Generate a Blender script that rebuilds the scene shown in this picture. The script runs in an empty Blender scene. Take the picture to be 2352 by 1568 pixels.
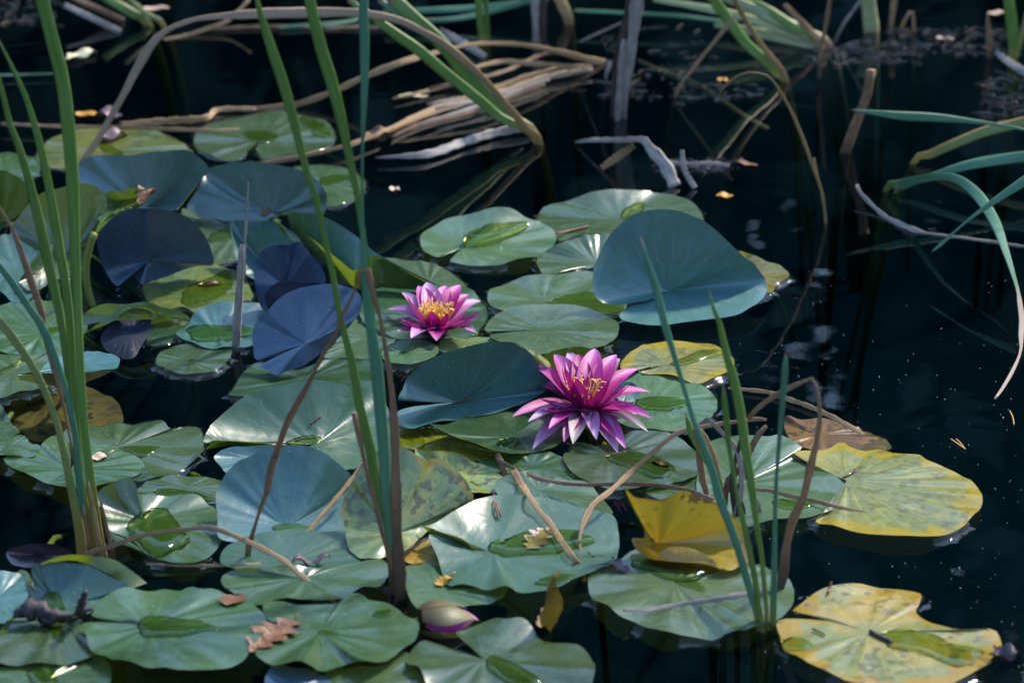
import bpy, math, random
import numpy as np
from mathutils import Vector, Quaternion
from mathutils.bvhtree import BVHTree
random.seed(7); rng = np.random.default_rng(7)
scene = bpy.context.scene
COL = scene.collection
R = math.radians

# ---------------------------------------------------------------- camera
LENS = 120.0; PITCH = R(23.0); DIST = 3.7
cam_d = bpy.data.cameras.new('camera'); cam = bpy.data.objects.new('camera', cam_d); COL.objects.link(cam)
CAMLOC = Vector((0, -DIST*math.cos(PITCH), DIST*math.sin(PITCH)))
cam.location = CAMLOC; cam.rotation_euler = (math.pi/2-PITCH, 0, 0)
cam_d.lens = LENS; cam_d.sensor_width = 36; cam_d.clip_end = 300; cam_d.clip_start = 0.05
cam_d.dof.use_dof = True; cam_d.dof.focus_distance = 3.50; cam_d.dof.aperture_fstop = 6.3
scene.camera = cam
# ---------------------------------------------------------------- sky, sun, exposure
SUN_EL, SUN_AZ = R(48), R(48)
world = bpy.data.worlds.new('World'); scene.world = world; world.use_nodes = True
wn = world.node_tree.nodes; wl = world.node_tree.links
sky = wn.new('ShaderNodeTexSky'); sky.sky_type = 'NISHITA'; sky.sun_disc = False
sky.sun_elevation = SUN_EL; sky.sun_rotation = SUN_AZ; sky.altitude = 200; sky.air_density = 1.2; sky.dust_density = 0.6; sky.ozone_density = 3.0
wl.new(sky.outputs[0], wn['Background'].inputs['Color']); wn['Background'].inputs['Strength'].default_value = 0.15
sun_d = bpy.data.lights.new('sun', 'SUN'); sun = bpy.data.objects.new('sun', sun_d); COL.objects.link(sun)
sun_d.energy = 2.3; sun_d.angle = R(5.0); sun_d.color = (1.0, 0.90, 0.75)
sdir = Vector((math.cos(SUN_EL)*math.sin(SUN_AZ), math.cos(SUN_EL)*math.cos(SUN_AZ), math.sin(SUN_EL)))
sun.rotation_euler = sdir.to_track_quat('Z', 'Y').to_euler()
vs = scene.view_settings; vs.view_transform = 'Standard'; vs.look = 'None'; vs.exposure = 1.58; vs.gamma = 1.0; vs.use_curve_mapping = False
scene.render.engine = 'CYCLES'
scene.cycles.transparent_max_bounces = 24; scene.cycles.max_bounces = 8

# ---------------------------------------------------------------- geometry helpers
FWD = Vector((0, math.cos(PITCH), -math.sin(PITCH))); UPV = Vector((0, math.sin(PITCH), math.cos(PITCH)))
RIGHT = Vector((1, 0, 0))
K = 36.0/LENS/2352.0
def ray(x, y):
    return (FWD + RIGHT*((x-1176)*K) - UPV*((y-784)*K))
def at_z(x, y, z=0.0):
    d = ray(x, y); t = (z-CAMLOC.z)/d.z
    return CAMLOC + d*t
def at_y(x, y, Y):
    d = ray(x, y); t = (Y-CAMLOC.y)/d.y
    return CAMLOC + d*t
def mpp(p):                       # metres per reference unit at a point
    return (p-CAMLOC).dot(FWD)*K
def parse(s, z=0.0):
    out = []
    for tok in s.split():
        v = [float(a) for a in tok.split(',')]
        out.append((v[0], v[1], (v[2] if len(v) > 2 else z)))
    return out
def catmull(P, n, closed=False):
    P = np.array(P, float); m = len(P)
    if closed: Q = np.vstack([P[-1], P, P[0], P[1]]); segs = m
    else: Q = np.vstack([2*P[0]-P[1], P, 2*P[-1]-P[-2]]); segs = m-1
    out = []
    S = 14
    for i in range(segs):
        a, b, c, d = Q[i], Q[i+1], Q[i+2], Q[i+3]
        for k in range(S):
            t = k/S
            out.append(.5*((2*b)+(-a+c)*t+(2*a-5*b+4*c-d)*t*t+(-a+3*b-3*c+d)*t**3))
    out.append(Q[segs+1] if not closed else P[0])
    out = np.array(out)
    d = np.r_[0, np.cumsum(np.linalg.norm(np.diff(out[:, :3], axis=0), axis=1))]
    s = np.linspace(0, d[-1], n+1 if closed else n)
    res = np.stack([np.interp(s, d, out[:, k]) for k in range(out.shape[1])], 1)
    return res[:-1] if closed else res
def mesh(name, V, F, mats, parent=None, uv=None, smooth=True, midx=None, link=True):
    me = bpy.data.meshes.new(name)
    me.from_pydata([tuple(v) for v in V], [], F)
    if not isinstance(mats, (list, tuple)): mats = [mats]
    for m in mats: me.materials.append(m)
    if smooth: me.polygons.foreach_set('use_smooth', [True]*len(F))
    if midx is not None: me.polygons.foreach_set('material_index', midx)
    if uv is not None:
        ul = me.uv_layers.new(name='UVMap')
        li = np.zeros(len(me.loops), int); me.loops.foreach_get('vertex_index', li)
        ul.data.foreach_set('uv', np.asarray(uv, np.float32)[li].ravel())
    me.update()
    o = bpy.data.objects.new(name, me)
    COL.objects.link(o)
    if parent: o.parent = parent
    return o
def tag(o, label, cat, group=None, kind=None):
    if label: o['label'] = label
    if cat: o['category'] = cat
    if group: o['group'] = group
    if kind: o['kind'] = kind
    return o
def empty(name, loc):
    o = bpy.data.objects.new(name, None); COL.objects.link(o); o.location = loc; o.empty_display_size = .02
    return o
def adopt(o, parent):             # world-space mesh becomes a child of an Empty that stands at its base
    o.parent = parent; o.location = -Vector(parent.location)
    return o

# ---------------------------------------------------------------- materials
class NT:
    def __init__(s, name):
        s.m = bpy.data.materials.new(name); s.m.use_nodes = True; s.t = s.m.node_tree; s.t.nodes.clear()
        s.out = s.n('ShaderNodeOutputMaterial')
    def n(s, t, **kw):
        nd = s.t.nodes.new(t)
        for k, v in kw.items():
            if k.startswith('i_'): nd.inputs[k[2:].replace('_', ' ')].default_value = v
            else: setattr(nd, k, v)
        return nd
    def l(s, a, b): s.t.links.new(a, b)
    def math(s, op, a, b=None, c=None):
        nd = s.n('ShaderNodeMath', operation=op)
        for i, v in enumerate((a, b, c)):
            if v is None: continue
            if isinstance(v, (int, float)): nd.inputs[i].default_value = v
            else: s.l(v, nd.inputs[i])
        return nd.outputs[0]
    def mix(s, f, a, b, blend='MIX'):
        nd = s.n('ShaderNodeMix', data_type='RGBA', blend_type=blend)
        for i, v in ((0, f), (6, a), (7, b)):
            if isinstance(v, (int, float)): nd.inputs[i].default_value = v
            elif isinstance(v, (tuple, list)): nd.inputs[i].default_value = (*v, 1) if len(v) == 3 else v
            else: s.l(v, nd.inputs[i])
        return nd.outputs[2]
    def noise(s, vec, scale, detail=3, rough=.55, dist=0.0):
        nd = s.n('ShaderNodeTexNoise'); nd.inputs['Scale'].default_value = scale; nd.inputs['Detail'].default_value = detail
        nd.inputs['Roughness'].default_value = rough; nd.inputs['Distortion'].default_value = dist
        s.l(vec, nd.inputs['Vector']); return nd.outputs['Fac']
    def ramp(s, f, a, b):
        nd = s.n('ShaderNodeMapRange', interpolation_type='SMOOTHSTEP'); s.l(f, nd.inputs[0])
        nd.inputs[1].default_value = a; nd.inputs[2].default_value = b
        return nd.outputs[0]
    def combine(s, x, y, z):
        nd = s.n('ShaderNodeCombineXYZ')
        for i, v in enumerate((x, y, z)):
            if isinstance(v, (int, float)): nd.inputs[i].default_value = v
            else: s.l(v, nd.inputs[i])
        return nd.outputs[0]

def leaf_mat(name, a, b, under=(.06, .08, .03), edge=None, edge_w=.12, edge_noise=.25, spots=0.0, spotcol=(.03, .02, .01), rough=.27,
             trans=.2, transcol=(.18, .27, .02), patch_scale=9.0, patch=(.40, .64), vein=.22, spec=.8, coat=.35):
    N = NT(name)
    tc = N.n('ShaderNodeTexCoord'); sep = N.n('ShaderNodeSeparateXYZ'); N.l(tc.outputs['UV'], sep.inputs[0])
    u, v = sep.outputs[0], sep.outputs[1]
    info = N.n('ShaderNodeObjectInfo'); rnd = info.outputs['Random']
    obj = tc.outputs['Object']
    pn = N.noise(obj, patch_scale, 5, .6, .4)
    col = N.mix(N.ramp(pn, *patch), a, b)
    big_n = N.noise(obj, 3.2, 3, .5, .8)
    col = N.mix(N.math('MULTIPLY', N.ramp(big_n, .46, .70), .45), col, tuple(c*.55 for c in a))
    mot = N.noise(obj, 48.0, 5, .7, .3)
    col = N.mix(N.math('MULTIPLY', N.ramp(mot, .50, .72), .30), col, tuple(min(1, c*1.5+.01) for c in b))
    # radiating fine streaks
    sv = N.combine(N.math('MULTIPLY', N.math('ADD', u, N.math('MULTIPLY', pn, .05)), 34.0), N.math('MULTIPLY', v, 2.6), N.math('MULTIPLY', rnd, 37.0))
    sn = N.noise(sv, 1.0, 3, .6, .3)
    col = N.mix(N.math('MULTIPLY', N.math('MULTIPLY', N.ramp(sn, .35, .75), N.ramp(v, 0., .4)), .22), col, tuple(min(1, c*1.7+.02) for c in b))
    vl = N.math('PINGPONG', N.math('ADD', N.math('MULTIPLY', u, 21.0), N.math('MULTIPLY', N.math('SUBTRACT', pn, .5), .9)), .5)
    vw = N.math('MULTIPLY_ADD', v, -.035, .05)
    col = N.mix(N.math('MULTIPLY', N.math('MULTIPLY', N.math('LESS_THAN', vl, vw), N.ramp(v, .95, .55)), .38), col, tuple(min(1, c*1.9+.02) for c in b))
    # per-leaf value shift
    hsv = N.n('ShaderNodeHueSaturation'); N.l(col, hsv.inputs['Color'])
    N.l(N.math('MULTIPLY_ADD', rnd, .45, .80), hsv.inputs['Value']); N.l(N.math('MULTIPLY_ADD', rnd, .03, .485), hsv.inputs['Hue'])
    col = hsv.outputs[0]
    if edge:
        en = N.noise(obj, 16.0, 4, .6, .6)
        e = N.math('ADD', v, N.math('MULTIPLY', N.math('SUBTRACT', en, .5), edge_noise*2.6))
        col = N.mix(N.ramp(e, 1-edge_w, 1-edge_w+.04), col, edge)
    if spots:
        sp = N.noise(obj, 95.0, 2, .5); sp2 = N.noise(obj, 14.0, 2, .5)
        f = N.math('MULTIPLY', N.ramp(sp, .53, .59), N.ramp(sp2, .38, .55))
        col = N.mix(N.math('MULTIPLY', f, spots), col, spotcol)
    bl = N.n('ShaderNodeTexVoronoi'); bl.inputs['Scale'].default_value = 38; N.l(obj, bl.inputs['Vector'])
    col = N.mix(N.math('MULTIPLY', N.math('LESS_THAN', bl.outputs['Distance'], .055), .55), col, (.045, .03, .015))
    # dust flecks
    fl = N.n('ShaderNodeTexVoronoi'); fl.inputs['Scale'].default_value = 120; N.l(obj, fl.inputs['Vector'])
    col = N.mix(N.math('MULTIPLY', N.math('LESS_THAN', fl.outputs['Distance'], .07), .5), col, (.5, .48, .4))
    geo = N.n('ShaderNodeNewGeometry')
    cside = N.mix(geo.outputs['Backfacing'], col, under) if under else col
    bs = N.n('ShaderNodeBsdfPrincipled'); N.l(cside, bs.inputs['Base Color'])
    rn = N.noise(obj, 30.0, 3)
    N.l(N.math('MULTIPLY_ADD', rn, .18, rough-.08), bs.inputs['Roughness'])
    bs.inputs['Specular IOR Level'].default_value = spec
    bs.inputs['Coat Weight'].default_value = coat; bs.inputs['Coat Roughness'].default_value = .24
    bm = N.n('ShaderNodeBump'); bm.inputs['Strength'].default_value = vein; bm.inputs['Distance'].default_value = .0013
    fine = N.noise(obj, 160.0, 2)
    h = N.math('ADD', N.math('MULTIPLY', sn, N.ramp(v, .02, .5)), N.math('MULTIPLY', fine, .25))
    N.l(h, bm.inputs['Height'])
    bm2 = N.n('ShaderNodeBump'); bm2.inputs['Strength'].default_value = .6; bm2.inputs['Distance'].default_value = .0035
    N.l(N.noise(obj, 22.0, 3, .5, .6), bm2.inputs['Height']); N.l(bm2.outputs[0], bm.inputs['Normal'])
    N.l(bm.outputs[0], bs.inputs['Normal']); N.l(bm2.outputs[0], bs.inputs['Coat Normal'])
    tr = N.n('ShaderNodeBsdfTranslucent'); N.l(N.mix(.8 if spots > .35 else .25, transcol, cside), tr.inputs['Color'])
    mx = N.n('ShaderNodeMixShader'); mx.inputs[0].default_value = trans
    N.l(bs.outputs[0], mx.inputs[1]); N.l(tr.outputs[0], mx.inputs[2]); N.l(mx.outputs[0], N.out.inputs[0])
    return N.m
LM = {
 'green': leaf_mat('pad_green', (.026, .066, .018), (.048, .094, .036)),
 'blue': leaf_mat('pad_sky_sheen', (.026, .088, .058), (.032, .096, .104), patch_scale=5, spec=.65, rough=.34, coat=.2, trans=.07, transcol=(.06, .16, .08)),  # blue patches put the sky's sheen on the waxy green into the colour
 'slate_sheen': leaf_mat('pad_slate_sheen', (.052, .108, .100), (.082, .145, .150), patch_scale=5, spec=.6, rough=.36, coat=.15, trans=.05, transcol=(.06, .14, .08)),  # lightened grey-blue: sky light on the raised pads, painted into the base
 'sky': leaf_mat('pad_raised_sky_sheen', (.032, .096, .078), (.040, .112, .128), patch_scale=5, spec=.65, rough=.36, coat=.15, trans=.05, transcol=(.05, .14, .10)),  # sky reflected by the upright pads, painted as a bluer base
 'teal': leaf_mat('pad_teal_green', (.026, .078, .034), (.042, .098, .066), patch_scale=6, spec=.6, rough=.35, coat=.2),
 'pale': leaf_mat('pad_pale_green', (.042, .092, .034), (.074, .130, .060)),
 'deep': leaf_mat('pad_deep_shaded_green', (.010, .045, .008), (.018, .060, .012), rough=.30, trans=.12),  # deep green, also painted on pads that lie in shadow
 'violet': leaf_mat('pad_violet', (.012, .036, .084), (.026, .064, .122), coat=.2, spec=.6, rough=.34, under=(.02, .04, .09), trans=.05, transcol=(.05, .06, .12)),
 'shadow_navy': leaf_mat('pad_shadow_navy', (.010, .013, .026), (.014, .018, .034), under=(.01, .012, .03), coat=0.0, spec=.15, rough=.6, trans=.02, transcol=(.02, .02, .04)),  # near-black of leaf surfaces in shadow, put into the colour
 'maroon': leaf_mat('pad_maroon', (.020, .010, .016), (.034, .018, .030), under=(.03, .015, .03), trans=.03, transcol=(.05, .02, .03)),
 'olive': leaf_mat('pad_olive', (.12, .13, .010), (.22, .19, .012), spots=.6, trans=.3),
 'yellow': leaf_mat('pad_yellow', (.32, .17, .006), (.24, .20, .012), under=None, patch_scale=11, edge=(.16, .07, .008), edge_w=.05, edge_noise=.2, spots=.95, rough=.34, trans=.3, transcol=(.5, .32, .02), vein=.3),
 'brownyellow': leaf_mat('pad_brown_yellow', (.07, .036, .008), (.15, .085, .010), under=(.2, .1, .01), spots=1.0, rough=.55, coat=.05, spec=.3, patch_scale=14, vein=.3),
 'mottle': leaf_mat('pad_mottled', (.085, .150, .055), (.24, .23, .02), patch_scale=16, patch=(.44, .66), edge=(.24, .19, .012), edge_w=.08, spots=.7, transcol=(.3, .3, .02)),
 'yelgreen': leaf_mat('pad_yellow_green', (.065, .115, .035), (.13, .155, .025), patch_scale=12, spots=.25),
 'sage': leaf_mat('pad_sage_yellow', (.135, .175, .065), (.29, .26, .03), edge=(.29, .22, .004), edge_w=.15, edge_noise=.42, spots=.4, rough=.32, patch_scale=8, patch=(.50, .72), vein=.45, transcol=(.4, .32, .02)),
 'tanpad': leaf_mat('pad_tan_sage', (.15, .18, .06), (.31, .23, .05), edge=(.29, .19, .008), edge_w=.16, edge_noise=.46, spots=.5, rough=.30, patch_scale=10, patch=(.48, .68), vein=.4, transcol=(.4, .3, .03)),
}
LIP = leaf_mat('pad_underside_lime', (.045, .090, .006), (.07, .12, .010), under=(.05, .095, .008), trans=.32, transcol=(.22, .30, .012), vein=.2, spots=.1)
DARKLIP = leaf_mat('pad_underside_dark', (.022, .045, .012), (.03, .06, .015), under=(.03, .05, .015), trans=.2, transcol=(.12, .18, .02), vein=.2)

def blade_mat(name, a, b, base, tip=None, base_w=.25, rough=.42, trans=.15, stripes=.55, blot=0.0, edge=None, tip2=None):
    N = NT(name)
    tc = N.n('ShaderNodeTexCoord'); sep = N.n('ShaderNodeSeparateXYZ'); N.l(tc.outputs['UV'], sep.inputs[0])
    u, v = sep.outputs[0], sep.outputs[1]
    info = N.n('ShaderNodeObjectInfo'); rnd = info.outputs['Random']; obj = tc.outputs['Object']
    sn = N.noise(N.combine(N.math('MULTIPLY', u, 26.0), N.math('MULTIPLY', v, 3.0), N.math('MULTIPLY', rnd, 31.)), 1.0, 3, .6)
    pn = N.noise(N.combine(N.math('MULTIPLY', u, 3.0), N.math('MULTIPLY', v, 9.0), N.math('MULTIPLY', rnd, 17.)), 1.0, 4, .6)
    col = N.mix(N.ramp(pn, .38, .66), a, b)
    col = N.mix(N.math('MULTIPLY', N.ramp(sn, .42, .70), stripes), col, tuple(c*.45 for c in a))
    bn = N.math('ADD', v, N.math('MULTIPLY', N.math('SUBTRACT', sn, .5), .12))
    col = N.mix(N.ramp(bn, base_w, 0.0), col, base)
    if tip: col = N.mix(N.ramp(v, .965, 1.0), col, tip)
    if edge: col = N.mix(N.ramp(u, .16, .02), col, edge)
    if tip2: col = N.mix(N.ramp(v, .60, .70), col, tip2)
    if blot:
        bl = N.noise(obj, 90.0, 3, .6); col = N.mix(N.math('MULTIPLY', N.ramp(bl, .58, .68), blot), col, (.03, .02, .015))
    hsv = N.n('ShaderNodeHueSaturation'); N.l(col, hsv.inputs['Color']); N.l(N.math('MULTIPLY_ADD', rnd, .4, .8), hsv.inputs['Value'])
    bs = N.n('ShaderNodeBsdfPrincipled'); N.l(hsv.outputs[0], bs.inputs['Base Color'])
    bs.inputs['Roughness'].default_value = rough
    bm = N.n('ShaderNodeBump'); bm.inputs['Strength'].default_value = .5; bm.inputs['Distance'].default_value = .001
    N.l(sn, bm.inputs['Height']); N.l(bm.outputs[0], bs.inputs['Normal'])
    tr = N.n('ShaderNodeBsdfTranslucent'); N.l(hsv.outputs[0], tr.inputs['Color'])
    mx = N.n('ShaderNodeMixShader'); mx.inputs[0].default_value = trans
    N.l(bs.outputs[0], mx.inputs[1]); N.l(tr.outputs[0], mx.inputs[2]); N.l(mx.outputs[0], N.out.inputs[0])
    return N.m
BM = {
 'g': blade_mat('reed_green', (.098, .195, .024), (.135, .235, .05), (.24, .21, .05), tip=(.20, .09, .05), base_w=.16),
 't': blade_mat('reed_teal', (.065, .20, .105), (.10, .25, .15), (.16, .20, .05), tip=(.20, .10, .06), base_w=.10),
 'y': blade_mat('reed_yellow_green', (.15, .20, .045), (.22, .24, .07), (.30, .22, .05), base_w=.2, edge=(.36, .22, .06)),
 'p': blade_mat('reed_pale', (.30, .36, .15), (.40, .42, .22), (.30, .26, .15), base_w=.15),
 'd': blade_mat('reed_dry_tan', (.33, .195, .085), (.45, .295, .15), (.22, .13, .07), blot=.35, rough=.6, stripes=.75),
 'w': blade_mat('reed_dry_grey', (.28, .245, .215), (.41, .37, .325), (.20, .18, .17), blot=.35, rough=.6, stripes=.8),
 'b': blade_mat('reed_dry_brown', (.225, .12, .062), (.34, .195, .105), (.09, .05, .03), blot=.4, rough=.55, stripes=.75),
 'k': blade_mat('reed_dark', (.035, .026, .022), (.06, .045, .036), (.03, .02, .02), rough=.6),
 'o': blade_mat('reed_sunken', (.16, .12, .04), (.20, .16, .06), (.12, .09, .03), rough=.6),
 'v': blade_mat('reed_withered_tip', (.065, .20, .105), (.10, .25, .15), (.16, .20, .05), base_w=.08, tip2=(.30, .22, .17)),
 'a': blade_mat('reed_rust_to_tan', (.30, .20, .125), (.40, .28, .18), (.25, .14, .04), base_w=.45, rough=.5, blot=.2),
 'h': blade_mat('reed_green_brown', (.20, .12, .04), (.25, .15, .05), (.2, .13, .05), rough=.45),
}
def stem_mat():
    N = NT('pad_stem'); bs = N.n('ShaderNodeBsdfPrincipled'); bs.inputs['Base Color'].default_value = (.13, .15, .025, 1); bs.inputs['Roughness'].default_value = .4
    N.l(bs.outputs[0], N.out.inputs[0]); return N.m
STEM = stem_mat()

def water_mat(name, tint, rough=.0, bump=0.0, vol=False, ior=1.33):
    N = NT(name)
    gl = N.n('ShaderNodeBsdfGlossy'); gl.inputs['Roughness'].default_value = rough; gl.inputs['Color'].default_value = (1, 1, 1, 1)
    tr = N.n('ShaderNodeBsdfTransparent'); tr.inputs['Color'].default_value = (*tint, 1)
    fr = N.n('ShaderNodeFresnel'); fr.inputs['IOR'].default_value = ior
    if bump:
        tc = N.n('ShaderNodeTexCoord')
        mp = N.n('ShaderNodeMapping'); mp.inputs['Scale'].default_value = (1, 1, 1); N.l(tc.outputs['Object'], mp.inputs[0])
        h = N.math('ADD', N.noise(mp.outputs[0], 7.0, 2, .5, .5), N.math('MULTIPLY', N.noise(mp.outputs[0], 40.0, 2, .5), .05))
        bm = N.n('ShaderNodeBump'); bm.inputs['Strength'].default_value = 1.0; bm.inputs['Distance'].default_value = bump
        N.l(h, bm.inputs['Height']); N.l(bm.outputs[0], gl.inputs['Normal']); N.l(bm.outputs[0], fr.inputs['Normal'])
    mx = N.n('ShaderNodeMixShader'); N.l(fr.outputs[0], mx.inputs[0]); N.l(tr.outputs[0], mx.inputs[1]); N.l(gl.outputs[0], mx.inputs[2])
    N.l(mx.outputs[0], N.out.inputs[0])
    if vol:
        va = N.n('ShaderNodeVolumeAbsorption'); va.inputs['Color'].default_value = (.20, .52, .60, 1); va.inputs['Density'].default_value = 5.7
        N.l(va.outputs[0], N.out.inputs['Volume'])
    return N.m
WATER = water_mat('pond_water', (.82, .9, .88), bump=.00045, vol=True)
FILM = water_mat('water_film', (.93, .95, .93), bump=0)
PUDDLE = water_mat('puddle_water', (.72, .82, .48), bump=.0002)
# ---------------------------------------------------------------- structure: ground, water, woodland
def simple_mat(name, a, b, scale, rough=.8, spec=.3):
    N = NT(name); tc = N.n('ShaderNodeTexCoord')
    col = N.mix(N.ramp(N.noise(tc.outputs['Object'], scale, 6, .6), .35, .65), a, b)
    bs = N.n('ShaderNodeBsdfPrincipled'); N.l(col, bs.inputs['Base Color']); bs.inputs['Roughness'].default_value = rough
    bs.inputs['Specular IOR Level'].default_value = spec
    N.l(bs.outputs[0], N.out.inputs[0]); return N.m
def build_ground():
    xs = np.r_[-40, -20, -10, np.linspace(-7, 7, 57), 10, 20, 40]; ys = np.r_[-40, -20, -8, np.linspace(-4, 4, 57), 8, 12, 20, 40]
    V, F = [], []
    for y in ys:
        for x in xs:
            d = max(abs(x)-6.0, abs(y)-2.6, 0); s = min(d/.5, 1); s = s*s*(3-2*s)
            z = -.36+.55*s+.03*math.sin(x*3.1+y*1.7)*math.sin(y*2.3)+(max(y-4, 0)*.04)
            V.append((x, y, z))
    nx = len(xs)
    for j in range(len(ys)-1):
        for i in range(nx-1):
            F.append((j*nx+i, j*nx+i+1, (j+1)*nx+i+1, (j+1)*nx+i))
    o = mesh('ground', V, F, simple_mat('mud', (.07, .08, .075), (.12, .12, .11), 2.5)); tag(o, 'dark muddy pond bed and bank under the water', 'ground', kind='structure')
build_ground()
def build_water():
    x, y, z0, z1 = 6.25, 2.85, -.55, 0.0
    V = [(-x, -y, z0), (x, -y, z0), (x, y, z0), (-x, y, z0), (-x, -y, z1), (x, -y, z1), (x, y, z1), (-x, y, z1)]
    F = [(0, 3, 2, 1), (4, 5, 6, 7), (0, 1, 5, 4), (1, 2, 6, 5), (2, 3, 7, 6), (3, 0, 4, 7)]
    o = mesh('water', V, F, WATER, smooth=False); tag(o, 'still dark teal pond water between the lily pads', 'water', kind='structure')
build_water()
GAPS = [(2205, 1330, 60, .8), (2320, 1455, 45, 1.2), (2240, 1400, 30, 1), (450, 905, 32, 1), (430, 945, 24, 1.6), (480, 1560, 30, 5), (60, 1215, 26, 1.5), (1785, 260, 130, .10), (1735, 740, 90, .2), (1630, 1530, 50, .25), (1690, 1520, 50, .25), (560, 1330, 22, 2)]
def build_wood():
    # a belt of trees on the far bank (it stands above the picture and shows only mirrored in the water)
    V, F = [], []
    def canopy(x): return 30.0+2.2*math.sin(x*.9+1.3)+1.6*math.sin(x*2.7)+1.4*math.sin(x*6.1+2)
    cl = []
    for i in range(2300):
        x = rng.uniform(-14, 14); y = rng.uniform(8.0, 12.0)
        top = y*math.tan(R(canopy(x*10/y)))
        z = top*rng.random()**.8
        cl.append((x, y, z, rng.uniform(.35, .8)))
    for (x, y, z, r) in cl:
        for k in range(44):
            d = rng.normal(size=3); d /= np.linalg.norm(d); rr = r*rng.uniform(.2, 1.0)
            c = np.array((x, y, z))+d*rr*np.array((1, 1, .7))
            if c[2] < .1: continue
            q = Vector((c[0], c[1], -c[2]))-CAMLOC; dq = q.dot(FWD); mx_, my_ = 1176+q.x/dq/K, 784-q.dot(UPV)/dq/K   # where its mirror image falls
            if any(abs(mx_-hx) < hr*hw and abs(my_-hy) < hr for (hx, hy, hr, hw) in GAPS): continue
            a = rng.normal(size=3); a /= np.linalg.norm(a); b = np.cross(a, rng.normal(size=3)); b /= np.linalg.norm(b)
            s = rng.uniform(.10, .22)*(1 if c[2] > 3 else 1.4); n = len(V)
            V += [c-a*s, c+b*s*.6, c+a*s, c-b*s*.6]; F.append((n, n+1, n+2, n+3))
    for i in range(900):                                  # the same wood closes round the sides and behind the near bank
        a0 = rng.uniform(R(62), R(298)); d0 = rng.uniform(11, 15)
        x, y = d0*math.sin(a0), d0*math.cos(a0)
        z = d0*math.tan(R(14+5*math.sin(a0*3.1+.5)+3*math.sin(a0*7.3)))*rng.random()**.8; r = rng.uniform(.6, 1.3)
        for k in range(26):
            d = rng.normal(size=3); d /= np.linalg.norm(d); c = np.array((x, y, z))+d*r*rng.uniform(.2, 1.0)
            if c[2] < .1: continue
            a = rng.normal(size=3); a /= np.linalg.norm(a); b = np.cross(a, rng.normal(size=3)); b /= np.linalg.norm(b)
            s = rng.uniform(.22, .42); n = len(V); V += [c-a*s, c+b*s*.6, c+a*s, c-b*s*.6]; F.append((n, n+1, n+2, n+3))
    for i in range(26):
        x = rng.uniform(-12, 12); y = rng.uniform(8.2, 11); h = rng.uniform(3.5, 5); r = rng.uniform(.09, .2)
        n = len(V)
        for zz, q in ((.1, 1.25), (h*.5, .9), (h, .45)):
            for k in range(8): V.append((x+r*q*math.cos(k*math.pi/4)+.12*math.sin(i+zz), y+r*q*math.sin(k*math.pi/4), zz))
        for j in range(2):
            for k in range(8): F.append((n+j*8+k, n+j*8+(k+1) % 8, n+(j+1)*8+(k+1) % 8, n+(j+1)*8+k))
    o = mesh('woodland', V, F, simple_mat('woodland_leaves', (.028, .070, .062), (.05, .10, .08), 3.0, .6), smooth=False)
    tag(o, 'dense dark woodland on the far bank mirrored in the pond', 'woodland', kind='stuff')
build_wood()

# ---------------------------------------------------------------- lily pads
PADV, PADF = [], []
def add_bvh(V, F):
    n = len(PADV); PADV.extend([Vector(v) for v in V]); PADF.extend([tuple(i+n for i in f) for f in F])
PADOBJ = []
def resample_closed(P, n): return catmull(P, n, True)
def face_up(V, F):
    out = []
    for f in F:
        a, b, c = (np.array(V[i]) for i in (f[0], f[1], f[2]))
        out.append(f if np.cross(b-a, c-a)[2] >= 0 else tuple(reversed(f)))
    return out
def puddle(bv, pts, parent, name='puddle', mat=None, h=.0016):
    W = []
    for (x, y, z) in parse(pts):
        d = ray(x, y).normalized(); hit = bv.ray_cast(CAMLOC, d)
        if hit[0] is None: continue
        W.append(hit[0])
    if len(W) < 4: return None
    C = sum(W, Vector())/len(W)
    O = resample_closed(W, 44)
    for i_ in range(44):
        f_ = 1+.04*math.sin(i_*.9+W[0].x*90)+.025*math.sin(i_*2.1+W[0].y*70)+.012*math.sin(i_*4.7); O[i_, :2] = np.array(C)[:2]+(O[i_, :2]-np.array(C)[:2])*f_
    V, F = [], []
    mr = np.mean(np.linalg.norm(O[:, :2]-np.array(C)[:2], axis=1)); e_ = min(.0042/mr, .4)
    rs = (0, .3, .55, 1-e_, 1-.66*e_, 1-.33*e_, 1-.1*e_, 1.0)
    pts2 = []
    for ri, r in enumerate(rs):
        for p in (O if ri else [np.array(C)]):
            q = np.array(C)+(p-np.array(C))*r
            hh = bv.ray_cast(Vector((q[0], q[1], q[2]+.03)), Vector((0, 0, -1)))
            pts2.append((q[0], q[1], hh[0].z if hh[0] is not None else q[2], r))
    lvl = max(t[2] for t in pts2 if t[3] < .99)+.0009
    for (x, y, z, r) in pts2:
        f_ = max(0., min(1., (1-r)/e_)); zb = min(z+.0002, lvl-.0006); V.append((x, y, zb+(lvl-zb)*math.sqrt(1-(1-f_)**2)))
    n = len(O)
    for k in range(n): F.append((0, 1+k, 1+(k+1) % n))
    for j in range(len(rs)-2):
        for k in range(n):
            a = 1+j*n+k; b = 1+j*n+(k+1) % n; F.append((a, a+n, b+n, b))
    return mesh(name, V, face_up(V, F), mat or PUDDLE, parent)
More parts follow.
